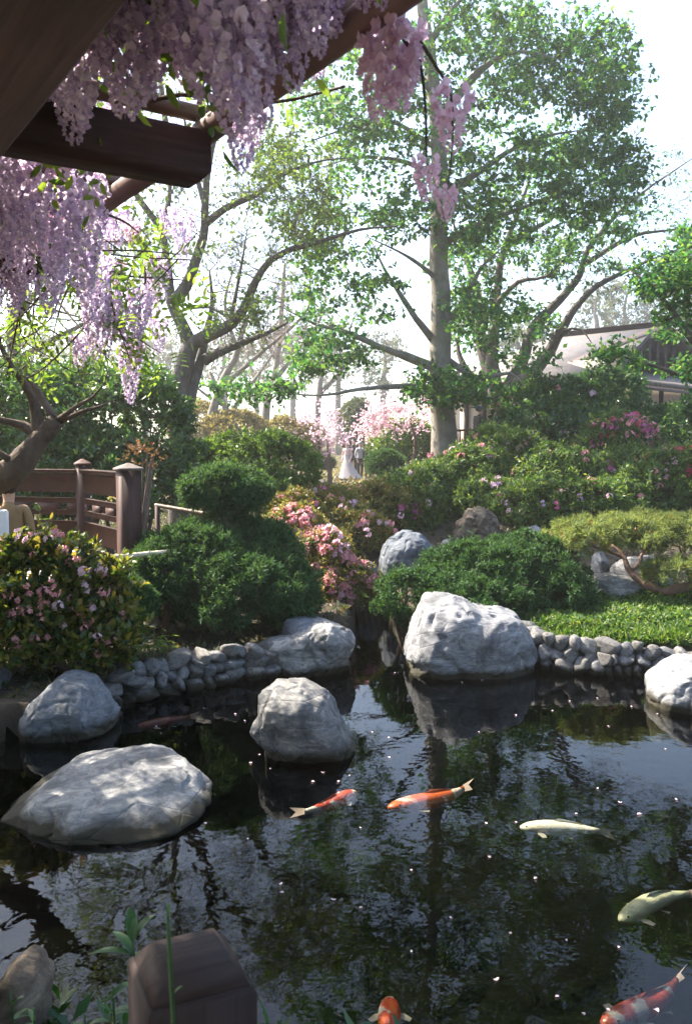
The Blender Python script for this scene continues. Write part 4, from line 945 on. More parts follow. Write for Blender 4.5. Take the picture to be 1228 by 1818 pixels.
q, rg = scatter(30000, -9, 10, 6.8, 22, 63, lambda x, y, s: ~((x > 1.9) & (y < 10.6)) & ~((x < -2.4) & (x > -4.6) & (y > 8.6) & (y < 10.9)))
V, Fq = sprigs(q, np.tile([0, 0, 1.], (len(q), 1)), rg, 3, .075, .03, 1.1, .5); ug = obj('undergrowth', V, Fq, LM['ivy'], kind='stuff'); tag(ug, 'low ivy and leaf litter covering the banks under the shrubs', 'ground cover')
q, rg = scatter(5200, -5.0, 1.6, .4, 6.2, 65, None, .02)
V, Fq = sprigs(q, np.tile([0, 0, 1.], (len(q), 1)), rg, 5, .10, .035, 1.0, .6, False, .12); ug = obj('bank_plants', V, Fq, LM['front'], kind='stuff'); tag(ug, 'dark leafy ground cover on the bank below the deck', 'ground cover')
q, rg = scatter(26000, -40, 60, 20, 110, 64)
V, Fq = sprigs(q, np.tile([0, 0, 1.], (len(q), 1)), rg, 3, .3, .09, 1.1, .5); ug = obj('far_undergrowth', V, Fq, LM['dry'], kind='stuff'); tag(ug, 'pale spring grass and low growth on the far ground', 'grass')

# ------------------------------------------------------------------ trees
class Tree:
    def __init__(s, name, label, base, bark, twig, leaf, seed=1, group=None):
        s.th = thing(name, label, 'tree', base, group); s.bark = bark; s.twig = twig; s.leaf = leaf; s.rg = np.random.default_rng(seed); s.S = []; s.R = []; s.seed = seed
        s.tw = MB(); s.LV = []; s.LF = []; s.ln = 0
    def limb(s, pts, r0, r1, name='limb', n=10, step=.25, rough=.1, pw=.9):
        pts = np.array([P(*q) if isinstance(q, tuple) else q for q in pts], float)
        r1 = r1 * .4 if name == 'limb' else r1
        q, par = resample(pts, step); r = r0 + (r1 - r0) * par ** pw
        q = q + fbm(q * 1.1, s.seed + len(s.S), 2)[:, None] * np.array([.6, .4, -.5]) * min(.12, r0 * .6) * np.sin(par * math.pi)[:, None]
        V, Fq, caps = tube(q, r, n, rough, s.seed); obj(name, V, [Fq, caps], s.bark, s.th, True)
        s.S += list(q); s.R += list(r); return s
    def grow(s, regions, twigs=7, tl=.45, lpt=7, L=.10, W=.055, droop=.05, wig=.12, rmin=.004, leafy=1.0, flat=.8):
        """regions: (px,py,rx,ry,Y,dY,count). Shoots reach from the nearest wood to each leaf clump"""
        rg = s.rg; T = []
        for rgn in regions:
            if rgn[0] == 'w': T += list(np.array(rgn[1]) + rdir(rgn[3], rg) * np.array(rgn[2]) * rg.random((rgn[3], 1)) ** .4); continue
            (px, py, rx, ry, Y, dY, cnt) = rgn
            for _ in range(cnt):
                while True:
                    a, b_, c_ = rg.uniform(-1, 1, 3)
                    if a * a + b_ * b_ + c_ * c_ < 1: break
                T.append(P(px + a * rx, py + b_ * ry, Y + c_ * dY))
        T = np.array(T); S = np.array(s.S); Rr = np.array(s.R)
        dmin = np.min(np.linalg.norm(T[:, None] - S[None], axis=2), axis=1); order = np.argsort(dmin)
        for k in order:
            c = T[k]; d = np.linalg.norm(S - c, axis=1) + 1.2 * np.maximum(0, S[:, 2] - c[2]) * .35; j = int(np.argmin(d)); a = S[j]; Ld = np.linalg.norm(c - a)
            if Ld > .08:
                mid = (a + c) / 2 + rg.normal(size=3) * Ld * wig + np.array([0, 0, Ld * .10]); r0 = min(Rr[j] * .6, .010 + .012 * Ld); r0 = max(r0, rmin)
                pts, par = resample([a, mid, c], .22); rr = r0 + (rmin - r0) * par
                V, Fq, _ = tube(pts, rr, 5 if r0 < .03 else 7); s.tw.add(V, Fq)
                S = np.vstack([S, pts[1:]]); Rr = np.concatenate([Rr, rr[1:]])
            ax = unit(c - a) if Ld > .08 else np.array([0, 0, 1.])
            dr = unit(ax * .5 * [1, 1, .6] + rg.normal(size=(twigs, 3)) * [1, 1, flat] + [0, 0, .1]); ln = tl * rg.uniform(.5, 1.2, twigs)
            e = c + dr * ln[:, None]
            for q in range(twigs): 
                V, Fq, _ = tube([c, (c + e[q]) / 2 + rg.normal(size=3) * ln[q] * .09, e[q]], [rmin, rmin * .8, rmin * .5], 3); s.tw.add(V, Fq)
            nl = int(lpt * leafy)
            if nl and rg.random() < leafy * 3:
                tt_ = rg.uniform(.15, 1.08, (twigs, nl)); pos = (c + dr[:, None] * (ln[:, None] * tt_)[..., None]).reshape(-1, 3) + rg.normal(size=(twigs * nl, 3)) * tl * .07
                dd = unit(np.repeat(dr, nl, 0) * .5 + rg.normal(size=(len(pos), 3)) + [0, 0, -droop * 6]); sc = rg.uniform(.65, 1.25, len(pos))
                V, Fq = leaves(pos, dd, rdir(len(pos), rg) * .8 + [0, 0, .8], L * sc, W * sc); s.LV.append(V); s.LF.append(Fq + s.ln); s.ln += len(V)
        s.S = list(S); s.R = list(Rr); return s
    def done(s):
        if s.tw.n: s.tw.build('twigs', s.twig, s.th, False, 'stuff')
        if s.LV: obj('crown', np.concatenate(s.LV), np.concatenate(s.LF), s.leaf, s.th, kind='stuff')
        return s.th
def gbase(px, Y): x = (px - 614) / F * Y; return np.array([x, Y, gz(x, Y) - .15])

# tall straight tree with pale trunk
T = Tree('tall_tree', 'tall leafy tree with a straight pale grey trunk rising above the azalea bank', gbase(788, 20), M['bark_smooth'], M['twig'], LM['tree'], 3)
b0 = gbase(789, 20)
T.limb([b0 - [0, 0, .1], b0 + [0, 0, .25], P(787, 780, 20), P(783, 690, 20), P(782, 620, 20), P(784, 540, 20), P(780, 440, 20), P(782, 350, 20), P(777, 260, 20), P(771, 170, 20), P(762, 90, 20), P(750, 10, 20.2), P(742, -90, 20.5), P(735, -220, 21)], .39, .10, 'trunk', 16, .3, .07, .6)
T.limb([(775, 655, 20), (720, 632, 19.6), (680, 617, 19.3), (620, 592, 19), (560, 575, 18.8), (505, 548, 18.5)], .12, .025)
T.limb([(772, 700, 20), (735, 686, 19.5), (690, 688, 19), (640, 690, 18.6), (600, 699, 18.4), (540, 701, 18.2), (470, 690, 18)], .085, .02)
T.limb([(770, 605, 20), (738, 565, 19.8), (705, 515, 19.6), (682, 478, 19.4), (660, 430, 19.2)], .10, .025)
T.limb([(780, 500, 20), (745, 470, 19.6), (705, 445, 19.3), (650, 420, 19)], .07, .02)
T.limb([(792, 580, 20), (830, 520, 19.8), (852, 480, 19.6), (890, 440, 19.4)], .10, .03)
T.limb([(790, 200, 20), (832, 148, 19.8), (872, 110, 19.6), (925, 92, 19.4), (990, 105, 19.2)], .13, .03)
T.limb([(785, 345, 20), (842, 310, 19.7), (900, 270, 19.5), (970, 240, 19.3), (1040, 230, 19)], .10, .025)
T.limb([(778, 310, 20), (705, 285, 19.6), (630, 282, 19.3), (560, 300, 19)], .07, .018)
T.limb([(772, 170, 20), (738, 125, 19.7), (700, 72, 19.4), (640, 30, 19.2)], .09, .02)
T.limb([(776, 265, 20), (690, 215, 19.5), (600, 235, 19.2), (520, 262, 19)], .06, .015)
T.limb([(795, 640, 20), (850, 672, 19.6), (905, 662, 19.3), (930, 685, 19.1)], .09, .02)
T.limb([(790, 430, 20), (850, 400, 19.8), (920, 370, 19.6), (1000, 340, 19.3), (1080, 320, 19)], .09, .02)
T.limb([(760, 80, 20), (800, 20, 19.8), (860, -40, 19.6)], .09, .03)
T.grow([(960, 230, 175, 190, 19.8, 1.8, 140), (890, 50, 150, 90, 19.8, 2, 74), (1060, 140, 70, 120, 19.6, 1.6, 64), (1060, 330, 100, 90, 19.4, 1.6, 60), (860, 400, 120, 70, 19.6, 1.8, 36),
        (630, 330, 160, 150, 19.4, 1.8, 84), (600, 520, 110, 90, 19.2, 1.5, 44), (450, 690, 75, 16, 18.2, .7, 24), (800, 690, 95, 30, 19.4, 1.2, 50), (640, 140, 130, 120, 19.4, 2, 84), (590, 625, 70, 40, 18.8, 1.2, 30),
        (800, 260, 90, 200, 19.6, 2.4, 50), (860, 560, 70, 60, 19.4, 1.4, 34), (800, -120, 240, 130, 20, 3.2, 50), (600, -100, 120, 150, 19.6, 2, 16), (930, 640, 50, 20, 19, 1, 7)],
       twigs=7, tl=.48, lpt=6, L=.125, W=.085, flat=.35)
T.done()
# spreading tree with reddish trunk
T = Tree('spreading_tree', 'many-limbed spreading tree with a stout reddish trunk before the pavilion', gbase(885, 24), M['bark_red'], M['twig'], LM['tree'], 5)
b0 = gbase(910, 24)
T.limb([b0 - [0, 0, .1], b0 + [0, 0, .4], P(904, 735, 24), P(892, 705, 24), P(886, 680, 24)], .50, .26, 'trunk', 16, .2, .16)
T.bark = M['bark']
T.limb([(888, 715, 24), (905, 690, 23.8), (955, 650, 23.5), (985, 600, 23.2), (1010, 560, 23), (1060, 510, 22.8), (1130, 472, 22.5), (1210, 440, 22)], .24, .04)
T.limb([(882, 715, 24), (872, 640, 24), (878, 570, 24.1), (882, 500, 24.2), (900, 420, 24.2), (930, 350, 24.2), (955, 260, 24.2)], .22, .05)
T.limb([(890, 712, 24), (925, 640, 24.2), (945, 590, 24.4), (985, 545, 24.6), (1020, 500, 24.7), (1045, 440, 24.8), (1090, 385, 25), (1150, 335, 25), (1230, 280, 25)], .20, .03)
T.limb([(888, 712, 24), (858, 630, 24.3), (850, 550, 24.5), (838, 490, 24.7), (815, 430, 25), (800, 380, 25)], .20, .04)
T.limb([(1035, 470, 24.7), (1120, 420, 24.3), (1180, 410, 24), (1240, 400, 23.8)], .08, .02)
T.limb([(886, 705, 24), (830, 660, 24.5), (812, 610, 24.8), (830, 560, 25)], .14, .04)
T.limb([(900, 430, 24.2), (960, 400, 24), (1010, 360, 23.7), (1060, 310, 23.4)], .09, .03)
T.limb([(975, 625, 23.4), (1000, 590, 23), (1030, 585, 22.6), (1050, 610, 22.4)], .07, .02)
T.limb([(880, 540, 24.1), (920, 500, 23.7), (970, 490, 23.4), (1020, 440, 23.2)], .09, .02)
T.grow([(1010, 430, 140, 70, 24, 2, 56), (960, 330, 120, 100, 24.5, 2, 30), (960, 570, 80, 30, 23.5, 1.5, 12), (850, 560, 60, 60, 24.5, 1.6, 20), (830, 470, 60, 60, 24.8, 1.6, 22)], twigs=7, tl=.45, lpt=6, L=.14, W=.085)
T.grow([(1150, 330, 85, 70, 24.6, 1.5, 60), (1190, 420, 60, 50, 23.6, 1.2, 32), (1080, 480, 80, 50, 23.4, 1.4, 30), (900, 470, 110, 130, 24.4, 2, 50)], twigs=6, tl=.5, lpt=2, L=.11, W=.06, leafy=.6)
T.done()
# leaning tree on the left with dark forked limbs
T = Tree('forked_tree', 'forked bare-limbed tree rising between the hedge and the rounded bush', gbase(322, 17), M['bark'], M['twig'], LM['tree_light'], 8)
b0 = gbase(322, 17)
T.limb([b0, P(321, 850, 17), P(320, 780, 17), P(316, 715, 17), P(326, 660, 17), P(338, 612, 17)], .25, .16, 'trunk', 14, .2, .12)
T.limb([(330, 735, 17), (345, 680, 17.1), (362, 628, 17.2), (370, 590, 17.3), (378, 540, 17.4), (372, 480, 17.5)], .13, .05)
T.limb([(362, 640, 17.1), (400, 620, 17), (440, 605, 16.8), (480, 590, 16.6), (512, 572, 16.4)], .11, .03)
T.limb([(338, 615, 17), (320, 570, 17), (302, 535, 17), (296, 480, 17.1), (294, 400, 17.2), (300, 320, 17.3), (296, 220, 17.4)], .15, .04)
T.limb([(336, 612, 17), (372, 594, 16.8), (405, 578, 16.6), (432, 552, 16.4), (446, 510, 16.2), (462, 480, 16), (505, 450, 15.8), (565, 430, 15.6), (640, 408, 15.4), (705, 402, 15.2)], .14, .03)
T.limb([(305, 540, 17), (330, 508, 16.9), (346, 470, 16.8), (358, 420, 16.7), (363, 370, 16.6), (372, 300, 16.5), (386, 240, 16.4), (402, 222, 16.3), (420, 160, 16.2)], .13, .04)
T.limb([(362, 400, 16.7), (402, 370, 16.4), (452, 350, 16.2), (500, 312, 16), (560, 286, 15.8), (622, 280, 15.6)], .08, .02)
T.limb([(366, 370, 16.6), (345, 300, 16.8), (330, 220, 17), (310, 150, 17)], .06, .02)
T.limb([(335, 545, 17), (372, 545, 16.8), (400, 560, 16.7)], .05, .03)
T.limb([(320, 690, 17), (285, 660, 16.8), (250, 630, 16.6)], .06, .02)
T.limb([(408, 575, 16.6), (430, 470, 16.8), (440, 400, 17)], .045, .015)
T.limb([(402, 222, 16.3), (430, 120, 16.2), (470, 0, 16.2), (480, -140, 16.4), (520, -280, 16.6)], .06, .03)
T.limb([(296, 230, 17.4), (280, 100, 17.4), (250, -60, 17.4), (260, -240, 17.6)], .06, .03)
T.limb([(345, 290, 16.8), (360, 120, 16.8), (350, -80, 17), (380, -260, 17)], .06, .03)
T.limb([(300, 500, 17.1), (250, 430, 17.2), (190, 350, 17.3), (140, 240, 17.4), (110, 120, 17.5)], .09, .03)
T.limb([(296, 420, 17.2), (230, 320, 17.4), (210, 200, 17.6), (170, 60, 17.8)], .07, .03)
T.limb([(250, 430, 17.2), (160, 420, 17.2), (70, 370, 17.2), (10, 330, 17.2)], .06, .02)
T.grow([(170, 330, 150, 150, 17.3, 1.8, 80), (150, 130, 150, 150, 17.6, 1.8, 50)], twigs=6, tl=.5, lpt=5, L=.11, W=.07, leafy=.9, wig=.16)
T.grow([(480, -120, 160, 190, 16.5, 2, 44), (240, -120, 190, 190, 17, 2, 80)], twigs=6, tl=.5, lpt=5, L=.10, W=.06, leafy=.7, wig=.16)
T.grow([(400, 330, 130, 150, 16.6, 2, 90), (500, 400, 130, 120, 16.2, 1.8, 70), (420, 480, 130, 80, 16.6, 1.6, 50), (290, 350, 70, 200, 17, 1.6, 40), (440, 580, 80, 40, 16.6, 1.2, 20)], twigs=6, tl=.45, lpt=2, L=.09, W=.05, leafy=.55, wig=.16)
T.grow([(500, 300, 100, 90, 16.2, 1.6, 55), (560, 400, 70, 60, 15.8, 1.2, 30), (420, 560, 60, 30, 16.4, 1, 14)], twigs=6, tl=.4, lpt=6, L=.09, W=.055)
T.done()
# dark leafy branch reaching in from the right
T = Tree('evergreen_tree', 'dark evergreen reaching in from the right beside the pavilion roof', gbase(1420, 13), M['bark'], M['twig'], LM['tree'], 9)
b0 = gbase(1420, 13)
T.limb([b0, P(1410, 850, 13), P(1400, 720, 13), P(1380, 560, 13), P(1390, 400, 13)], .22, .09, 'trunk', 12, .2, .1)
T.limb([(1385, 640, 13), (1300, 640, 12.8), (1230, 605, 12.6), (1190, 548, 12.5), (1150, 505, 12.4), (1120, 480, 12.4)], .10, .02)
T.limb([(1395, 740, 13), (1300, 705, 12.8), (1210, 668, 12.6), (1130, 640, 12.5), (1060, 622, 12.5)], .06, .012)
T.limb([(1380, 560, 13), (1310, 500, 12.8), (1240, 470, 12.6)], .08, .02)
T.grow([(1185, 490, 80, 45, 12.6, 1, 60), (1210, 570, 50, 40, 12.7, .8, 20), (1250, 450, 60, 60, 12.7, 1, 40), (1320, 480, 90, 120, 13, 1.2, 60), (1215, 660, 30, 30, 12.7, .6, 9), (1085, 626, 36, 12, 12.5, .3, 10), (1150, 648, 40, 10, 12.5, .3, 3)], twigs=6, tl=.22, lpt=7, L=.085, W=.052)
T.done()
# hazy bare trees in the middle distance
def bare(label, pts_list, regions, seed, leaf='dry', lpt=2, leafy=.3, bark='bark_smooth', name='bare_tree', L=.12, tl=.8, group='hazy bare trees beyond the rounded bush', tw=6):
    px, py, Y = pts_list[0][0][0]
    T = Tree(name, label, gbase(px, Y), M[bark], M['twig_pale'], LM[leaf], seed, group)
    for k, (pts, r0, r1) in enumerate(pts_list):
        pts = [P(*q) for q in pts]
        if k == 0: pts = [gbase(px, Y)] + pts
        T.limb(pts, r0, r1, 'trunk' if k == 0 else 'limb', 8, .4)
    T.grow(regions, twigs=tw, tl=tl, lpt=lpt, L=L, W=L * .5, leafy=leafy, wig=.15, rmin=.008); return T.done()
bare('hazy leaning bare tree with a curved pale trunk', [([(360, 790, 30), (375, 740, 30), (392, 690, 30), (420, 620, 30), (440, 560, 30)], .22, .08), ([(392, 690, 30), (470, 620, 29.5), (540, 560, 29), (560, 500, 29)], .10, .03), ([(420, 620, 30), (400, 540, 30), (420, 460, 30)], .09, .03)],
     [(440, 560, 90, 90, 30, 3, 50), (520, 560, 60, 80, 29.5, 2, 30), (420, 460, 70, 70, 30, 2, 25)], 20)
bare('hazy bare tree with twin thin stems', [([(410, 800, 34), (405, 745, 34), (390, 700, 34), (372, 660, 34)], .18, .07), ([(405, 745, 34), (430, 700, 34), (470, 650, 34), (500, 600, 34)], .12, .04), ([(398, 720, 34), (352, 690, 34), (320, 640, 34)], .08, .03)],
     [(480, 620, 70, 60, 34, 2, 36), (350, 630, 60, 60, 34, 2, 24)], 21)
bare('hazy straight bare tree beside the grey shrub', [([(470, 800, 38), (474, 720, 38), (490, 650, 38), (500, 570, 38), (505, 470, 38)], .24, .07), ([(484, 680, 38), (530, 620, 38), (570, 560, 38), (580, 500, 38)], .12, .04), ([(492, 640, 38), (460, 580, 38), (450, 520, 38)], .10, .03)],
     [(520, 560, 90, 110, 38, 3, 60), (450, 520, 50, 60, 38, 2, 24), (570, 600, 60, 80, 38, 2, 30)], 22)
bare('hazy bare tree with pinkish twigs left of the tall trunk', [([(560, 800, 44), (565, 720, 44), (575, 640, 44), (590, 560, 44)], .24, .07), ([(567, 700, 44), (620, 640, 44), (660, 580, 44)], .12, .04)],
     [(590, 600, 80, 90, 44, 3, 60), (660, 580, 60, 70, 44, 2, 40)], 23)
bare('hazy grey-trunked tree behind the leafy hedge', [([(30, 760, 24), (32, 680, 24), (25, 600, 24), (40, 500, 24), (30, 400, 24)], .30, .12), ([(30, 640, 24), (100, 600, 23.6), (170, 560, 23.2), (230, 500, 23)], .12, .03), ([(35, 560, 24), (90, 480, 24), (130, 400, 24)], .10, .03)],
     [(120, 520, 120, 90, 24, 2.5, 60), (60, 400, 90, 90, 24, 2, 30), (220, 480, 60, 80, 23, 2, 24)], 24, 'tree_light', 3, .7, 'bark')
# trees added behind the viewing deck, out of view, to block sky fill
for k, (x, y, h_) in enumerate([(-6.5, -6.5, 9.5), (.5, -8.5, 11), (7.5, -6.0, 10)]):
    g = gz(x, y) - .15
    T = Tree('grove_tree', ['broad evergreen tree left behind the viewing deck', 'tall evergreen tree straight behind the viewing deck', 'broad evergreen tree right behind the viewing deck'][k], np.array([x, y, g]), M['bark'], M['twig'], LM['tree'], 400 + k)
    T.limb([np.array([x, y, g]), np.array([x + .2, y, h_ * .4]), np.array([x, y + .3, h_ * .9])], .32, .1, 'trunk', 10, .4)
    for a in range(5): T.limb([np.array([x + .1, y, h_ * (.28 + .1 * a)]), np.array([x + 1.6 * math.cos(a * 2.4), y + 1.6 * math.sin(a * 2.4), h_ * (.36 + .1 * a)]), np.array([x + 3 * math.cos(a * 2.4), y + 3 * math.sin(a * 2.4), h_ * (.42 + .1 * a)])], .11, .03, 'limb', 7, .4)
    T.grow([('w', (x, y, h_ * .62), (4.0, 3.6, h_ * .36), 120)], twigs=6, tl=.7, lpt=7, L=.28, W=.17); T.done()
# blossom trees
def blossom_tree(label, px, Y, trunk, regions, seed, mat, L):
    T = Tree('blossom_tree', label, gbase(px, Y), M['twig'], M['twig'], FM[mat], seed)
    T.limb([gbase(px, Y)] + [P(*q) for q in trunk], .07 * Y / 20, .02, 'trunk', 7, .3)
    T.grow(regions, twigs=6, tl=.35 * Y / 22, lpt=6, L=L, W=L * .75, wig=.14, rmin=.005); return T.done()
blossom_tree('pink-blossomed small tree standing beside the tall grey trunk', 736, 21, [(735, 830, 21), (738, 780, 21), (728, 750, 21)], [(700, 742, 62, 30, 21, .9, 38), (660, 755, 28, 26, 21, .6, 13), (745, 700, 40, 40, 21.4, .8, 16)], 30, 'pale', .07)
blossom_tree('cloud of pale pink blossom by the far path', 585, 32, [(585, 830, 32), (582, 790, 32), (575, 760, 32)], [(572, 765, 44, 52, 32, 1.4, 44), (540, 800, 25, 30, 32, .8, 16)], 31, 'pale', .11)
# far wooded skyline, each tree its own
rg = np.random.default_rng(99)
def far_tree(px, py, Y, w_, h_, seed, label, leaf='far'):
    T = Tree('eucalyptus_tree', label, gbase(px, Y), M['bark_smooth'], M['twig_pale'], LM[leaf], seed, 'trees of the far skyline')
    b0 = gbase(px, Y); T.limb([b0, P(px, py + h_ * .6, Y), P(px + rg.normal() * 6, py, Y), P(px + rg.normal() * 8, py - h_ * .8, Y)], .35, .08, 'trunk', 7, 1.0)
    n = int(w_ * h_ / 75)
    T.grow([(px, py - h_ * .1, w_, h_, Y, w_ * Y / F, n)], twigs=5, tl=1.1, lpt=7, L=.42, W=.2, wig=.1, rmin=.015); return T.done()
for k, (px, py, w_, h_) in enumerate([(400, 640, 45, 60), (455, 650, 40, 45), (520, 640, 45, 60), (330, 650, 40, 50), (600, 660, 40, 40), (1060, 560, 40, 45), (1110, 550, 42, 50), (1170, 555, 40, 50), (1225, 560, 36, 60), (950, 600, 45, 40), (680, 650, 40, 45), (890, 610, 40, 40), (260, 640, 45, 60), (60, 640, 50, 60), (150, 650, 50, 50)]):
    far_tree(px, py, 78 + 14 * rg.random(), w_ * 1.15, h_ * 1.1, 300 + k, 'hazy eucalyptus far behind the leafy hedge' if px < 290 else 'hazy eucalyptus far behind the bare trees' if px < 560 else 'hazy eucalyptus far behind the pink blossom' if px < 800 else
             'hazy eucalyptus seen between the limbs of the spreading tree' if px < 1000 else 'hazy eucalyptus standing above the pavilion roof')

# ------------------------------------------------------------------ gnarled old tree and wisteria
T = Tree('gnarled_tree', 'gnarled crooked old tree leaning in front of the bridge railing', np.array([-4.1, 8.0, gz(-4.1, 8.0) - .15]), M['vine'], M['twig'], LM['wist'], 40)
T.limb([np.array([-4.1, 8.0, gz(-4.1, 8.0) - .15]), np.array([-4.0, 8.0, 1.0]), np.array([-3.55, 8.0, 1.62]), P(20, 845, 8), P(52, 815, 8), P(75, 780, 8), P(100, 745, 8)], .16, .09, 'trunk', 12, .08, .3)
T.limb([(70, 790, 8), (62, 730, 8), (48, 690, 7.9), (20, 650, 7.8), (0, 610, 7.7), (-30, 540, 7.6)], .065, .03, 'limb', 8, .1, .2)
T.limb([(98, 750, 8), (70, 700, 8.1), (50, 670, 8.1), (30, 640, 8.2)], .045, .02, 'limb', 7, .1, .2)
T.limb([(70, 775, 8), (40, 755, 8), (0, 745, 7.9), (-60, 720, 7.8)], .06, .03, 'limb', 8, .1, .2)
T.limb([(40, 828, 8), (15, 815, 7.9), (-20, 790, 7.8)], .06, .03, 'limb', 8, .1, .2)
T.limb([(100, 748, 8), (135, 722, 7.9), (165, 705, 7.9), (186, 678, 7.8)], .03, .010, 'limb', 6, .08, .1)
T.limb([(105, 750, 8), (150, 730, 8), (180, 722, 8), (197, 712, 8)], .028, .010, 'limb', 6, .08, .1)
T.grow([(60, 620, 90, 60, 7.8, .6, 22), (-30, 600, 60, 100, 7.8, .8, 14)], twigs=4, tl=.22, lpt=3, L=.06, W=.025, leafy=.8, rmin=.003)
T.done()

def raceme_mesh(n, length, rad, mat, seed):
    rg = np.random.default_rng(seed); pos = []; d = []; nn = []; LL = []; WW = []
    for k in range(n):
        s = (k + rg.random()) / n; a = k * 2.4 + rg.normal() * .3; r = rad * (1 - s) ** .6 * (.75 + .5 * rg.random()) + .006
        out = np.array([math.cos(a), math.sin(a), 0]); c = out * r + [0, 0, -s * length]; sz = .029 * (1.15 - .7 * s ** 1.5)
        ax = unit(out + [0, 0, -.25] + rg.normal(size=3) * .3); u = unit(np.cross(ax, [0, 0, 1.])); v_ = np.cross(u, ax)
        # banner lifted back, two wings forward, keel below
        for dd, n_, l_, w_ in ((v_ * .9 + ax * .3, ax, 1.0, 1.15), (ax * .8 + u * .45 - v_ * .1, u, .85, .6), (ax * .8 - u * .45 - v_ * .1, -u, .85, .6), (ax * .9 - v_ * .3, v_, .8, .5)):
            pos.append(c); d.append(dd); nn.append(n_ + .2 * rg.normal(size=3)); LL.append(sz * l_); WW.append(sz * w_)
    V, Fq = leaves(np.array(pos), np.array(d), np.array(nn), np.array(LL), np.array(WW), .2, True)
    tb = MB(); tb.add(V, Fq); tb.tube([[0, 0, .03], [0, 0, -length * .5], [0.004, 0, -length]], [.0022, .0018, .001], 4, False)
    V, Fs = tb.arrays(); me = raw_mesh('raceme', V, Fs); me.materials.append(mat); return me
RM = [raceme_mesh(n, l, r, FM['wist'], s) for n, l, r, s in ((105, .30, .062, 1), (130, .40, .064, 2), (88, .24, .06, 3), (66, .17, .054, 4), (145, .46, .058, 5))]
RMP = [raceme_mesh(n, l, r, FM['wist_pink'], s) for n, l, r, s in ((60, .20, .05, 7), (40, .13, .04, 8))]
wis = thing('wisteria', 'flowering lilac wisteria trained over the pergola with hanging racemes', 'climbing plant', (-3.3, 6.2, .4))
rg = np.random.default_rng(17)
PZc = PO0[2]
def pole_pt(s, inward, dz=0.0): return PO0 + DB * s - OUT * inward + UP * dz
vine = MB(); vg = [[np.array([-3.42, 6.25, gz(-3.42, 6.25) - .1]), np.array([-3.3, 6.05, 1.4]), np.array([-3.15, 5.95, 2.6]), pole_pt(3.6, .5, .15)]]
vine.tube(resample(vg[0], .1)[0], np.linspace(.07, .035, len(resample(vg[0], .1)[0])), 9)
vine.build('trunk', M['vine'], wis, True)
vine = MB(); VS = []
for k in range(26):
    s0 = rg.uniform(-1.6, 4.2); i0 = rg.uniform(-.02, 1.3); pts = [pole_pt(s0, i0, .10)]
    d = DB * rg.choice([-1, 1]) + OUT * rg.normal() * .4
    for q in range(6): d = unit(d + rg.normal(size=3) * [.35, .35, .1]); pts.append(pts[-1] + d * .28 + UP * rg.normal() * .03); pts[-1][2] = np.clip(pts[-1][2], PZc + .03, PZc + .22)
    q = resample(pts, .08)[0]; vine.tube(q, np.linspace(rg.uniform(.008, .018), .004, len(q)), 6, False); VS += list(q)
tw = [[(700, 38, 2.25), (735, 60, 2.2), (775, 120, 2.15), (800, 170, 2.1), (802, 260, 2.1), (795, 330, 2.1)], [(520, 20, 2.5), (535, 60, 2.45), (530, 110, 2.4), (490, 105, 2.4)], [(690, 30, 2.25), (720, 75, 2.2), (745, 110, 2.2), (755, 200, 2.2), (757, 310, 2.2)]]
for w_ in tw: q = resample([P(*a) for a in w_], .04)[0]; vine.tube(q, np.linspace(.006, .002, len(q)), 5, False)
vine.build('vine_stems', M['vine'], wis, True, 'stuff')
# racemes: dense over the near end, looser farther along
anchors = []
while len(anchors) < 92:
    kk = int(rg.integers(5)); ln = (.30, .40, .24, .17, .46)[kk]; bx, by = rg.uniform(90, 700), rg.uniform(-40, 310); a = P(bx, by, rg.uniform(1.95, 3.0)) + UP * ln * .9
    if PZc - .08 < a[2] < PZc + .45 and by < np.interp(bx, [80, 180, 215, 250, 330, 400, 440, 475, 510, 560, 620, 700], [310, 310, 240, 215, 200, 205, 310, 300, 200, 150, 110, 60]): anchors.append((a, 0, kk))
while len(anchors) < 160:
    a = pole_pt(rg.uniform(.5, 2.2), rg.uniform(.05, 1.0), rg.uniform(-.12, .05)); kk = int(rg.integers(5)); bx, by = pix(a - UP * .3)
    if bx < 165 and by < 580: anchors.append((a, 1, kk))
for px, py in [(165, 400), (205, 365), (235, 400), (180, 460), (250, 520), (205, 545), (150, 600), (265, 500), (225, 600), (280, 560), (245, 610), (300, 380), (322, 370), (135, 440), (110, 400), (215, 470), (190, 520), (270, 440), (160, 520), (235, 560)]:
    anchors.append((P(px + rg.normal() * 5, py + rg.normal() * 8, 5.6 + rg.normal() * .3), 2, int(rg.integers(3))))
sl = MB()
for a, kind, kk in anchors:
    me = RM[kk]
    if rg.random() < .08: me = RMP[rg.integers(2)]
    inst('raceme', me, a, (rg.normal() * .10, rg.normal() * .10, rg.uniform(0, 6.28)), rg.uniform(.8, 1.0), wis)
    if kind == 2:
        top = a.copy(); top[2] = PZc + .05; q = resample([top + OUT * rg.normal() * .1 + DB * rg.normal() * .2, (a + top) / 2 + rg.normal(size=3) * .05, a], .08)[0]; sl.tube(q, np.linspace(.006, .0025, len(q)), 4, False)
for px, py, Y, s_ in [(700, 55, 2.2, 1.15), (688, 75, 2.2, 1.1), (672, 60, 2.25, .7), (800, 165, 2.1, .8), (757, 288, 2.2, .6), (792, 335, 2.1, .45), (715, 50, 2.2, .8)]:
    inst('raceme', RMP[0], P(px, py, Y), (rg.normal() * .1, rg.normal() * .1, rg.uniform(0, 6)), s_ * .85, wis)
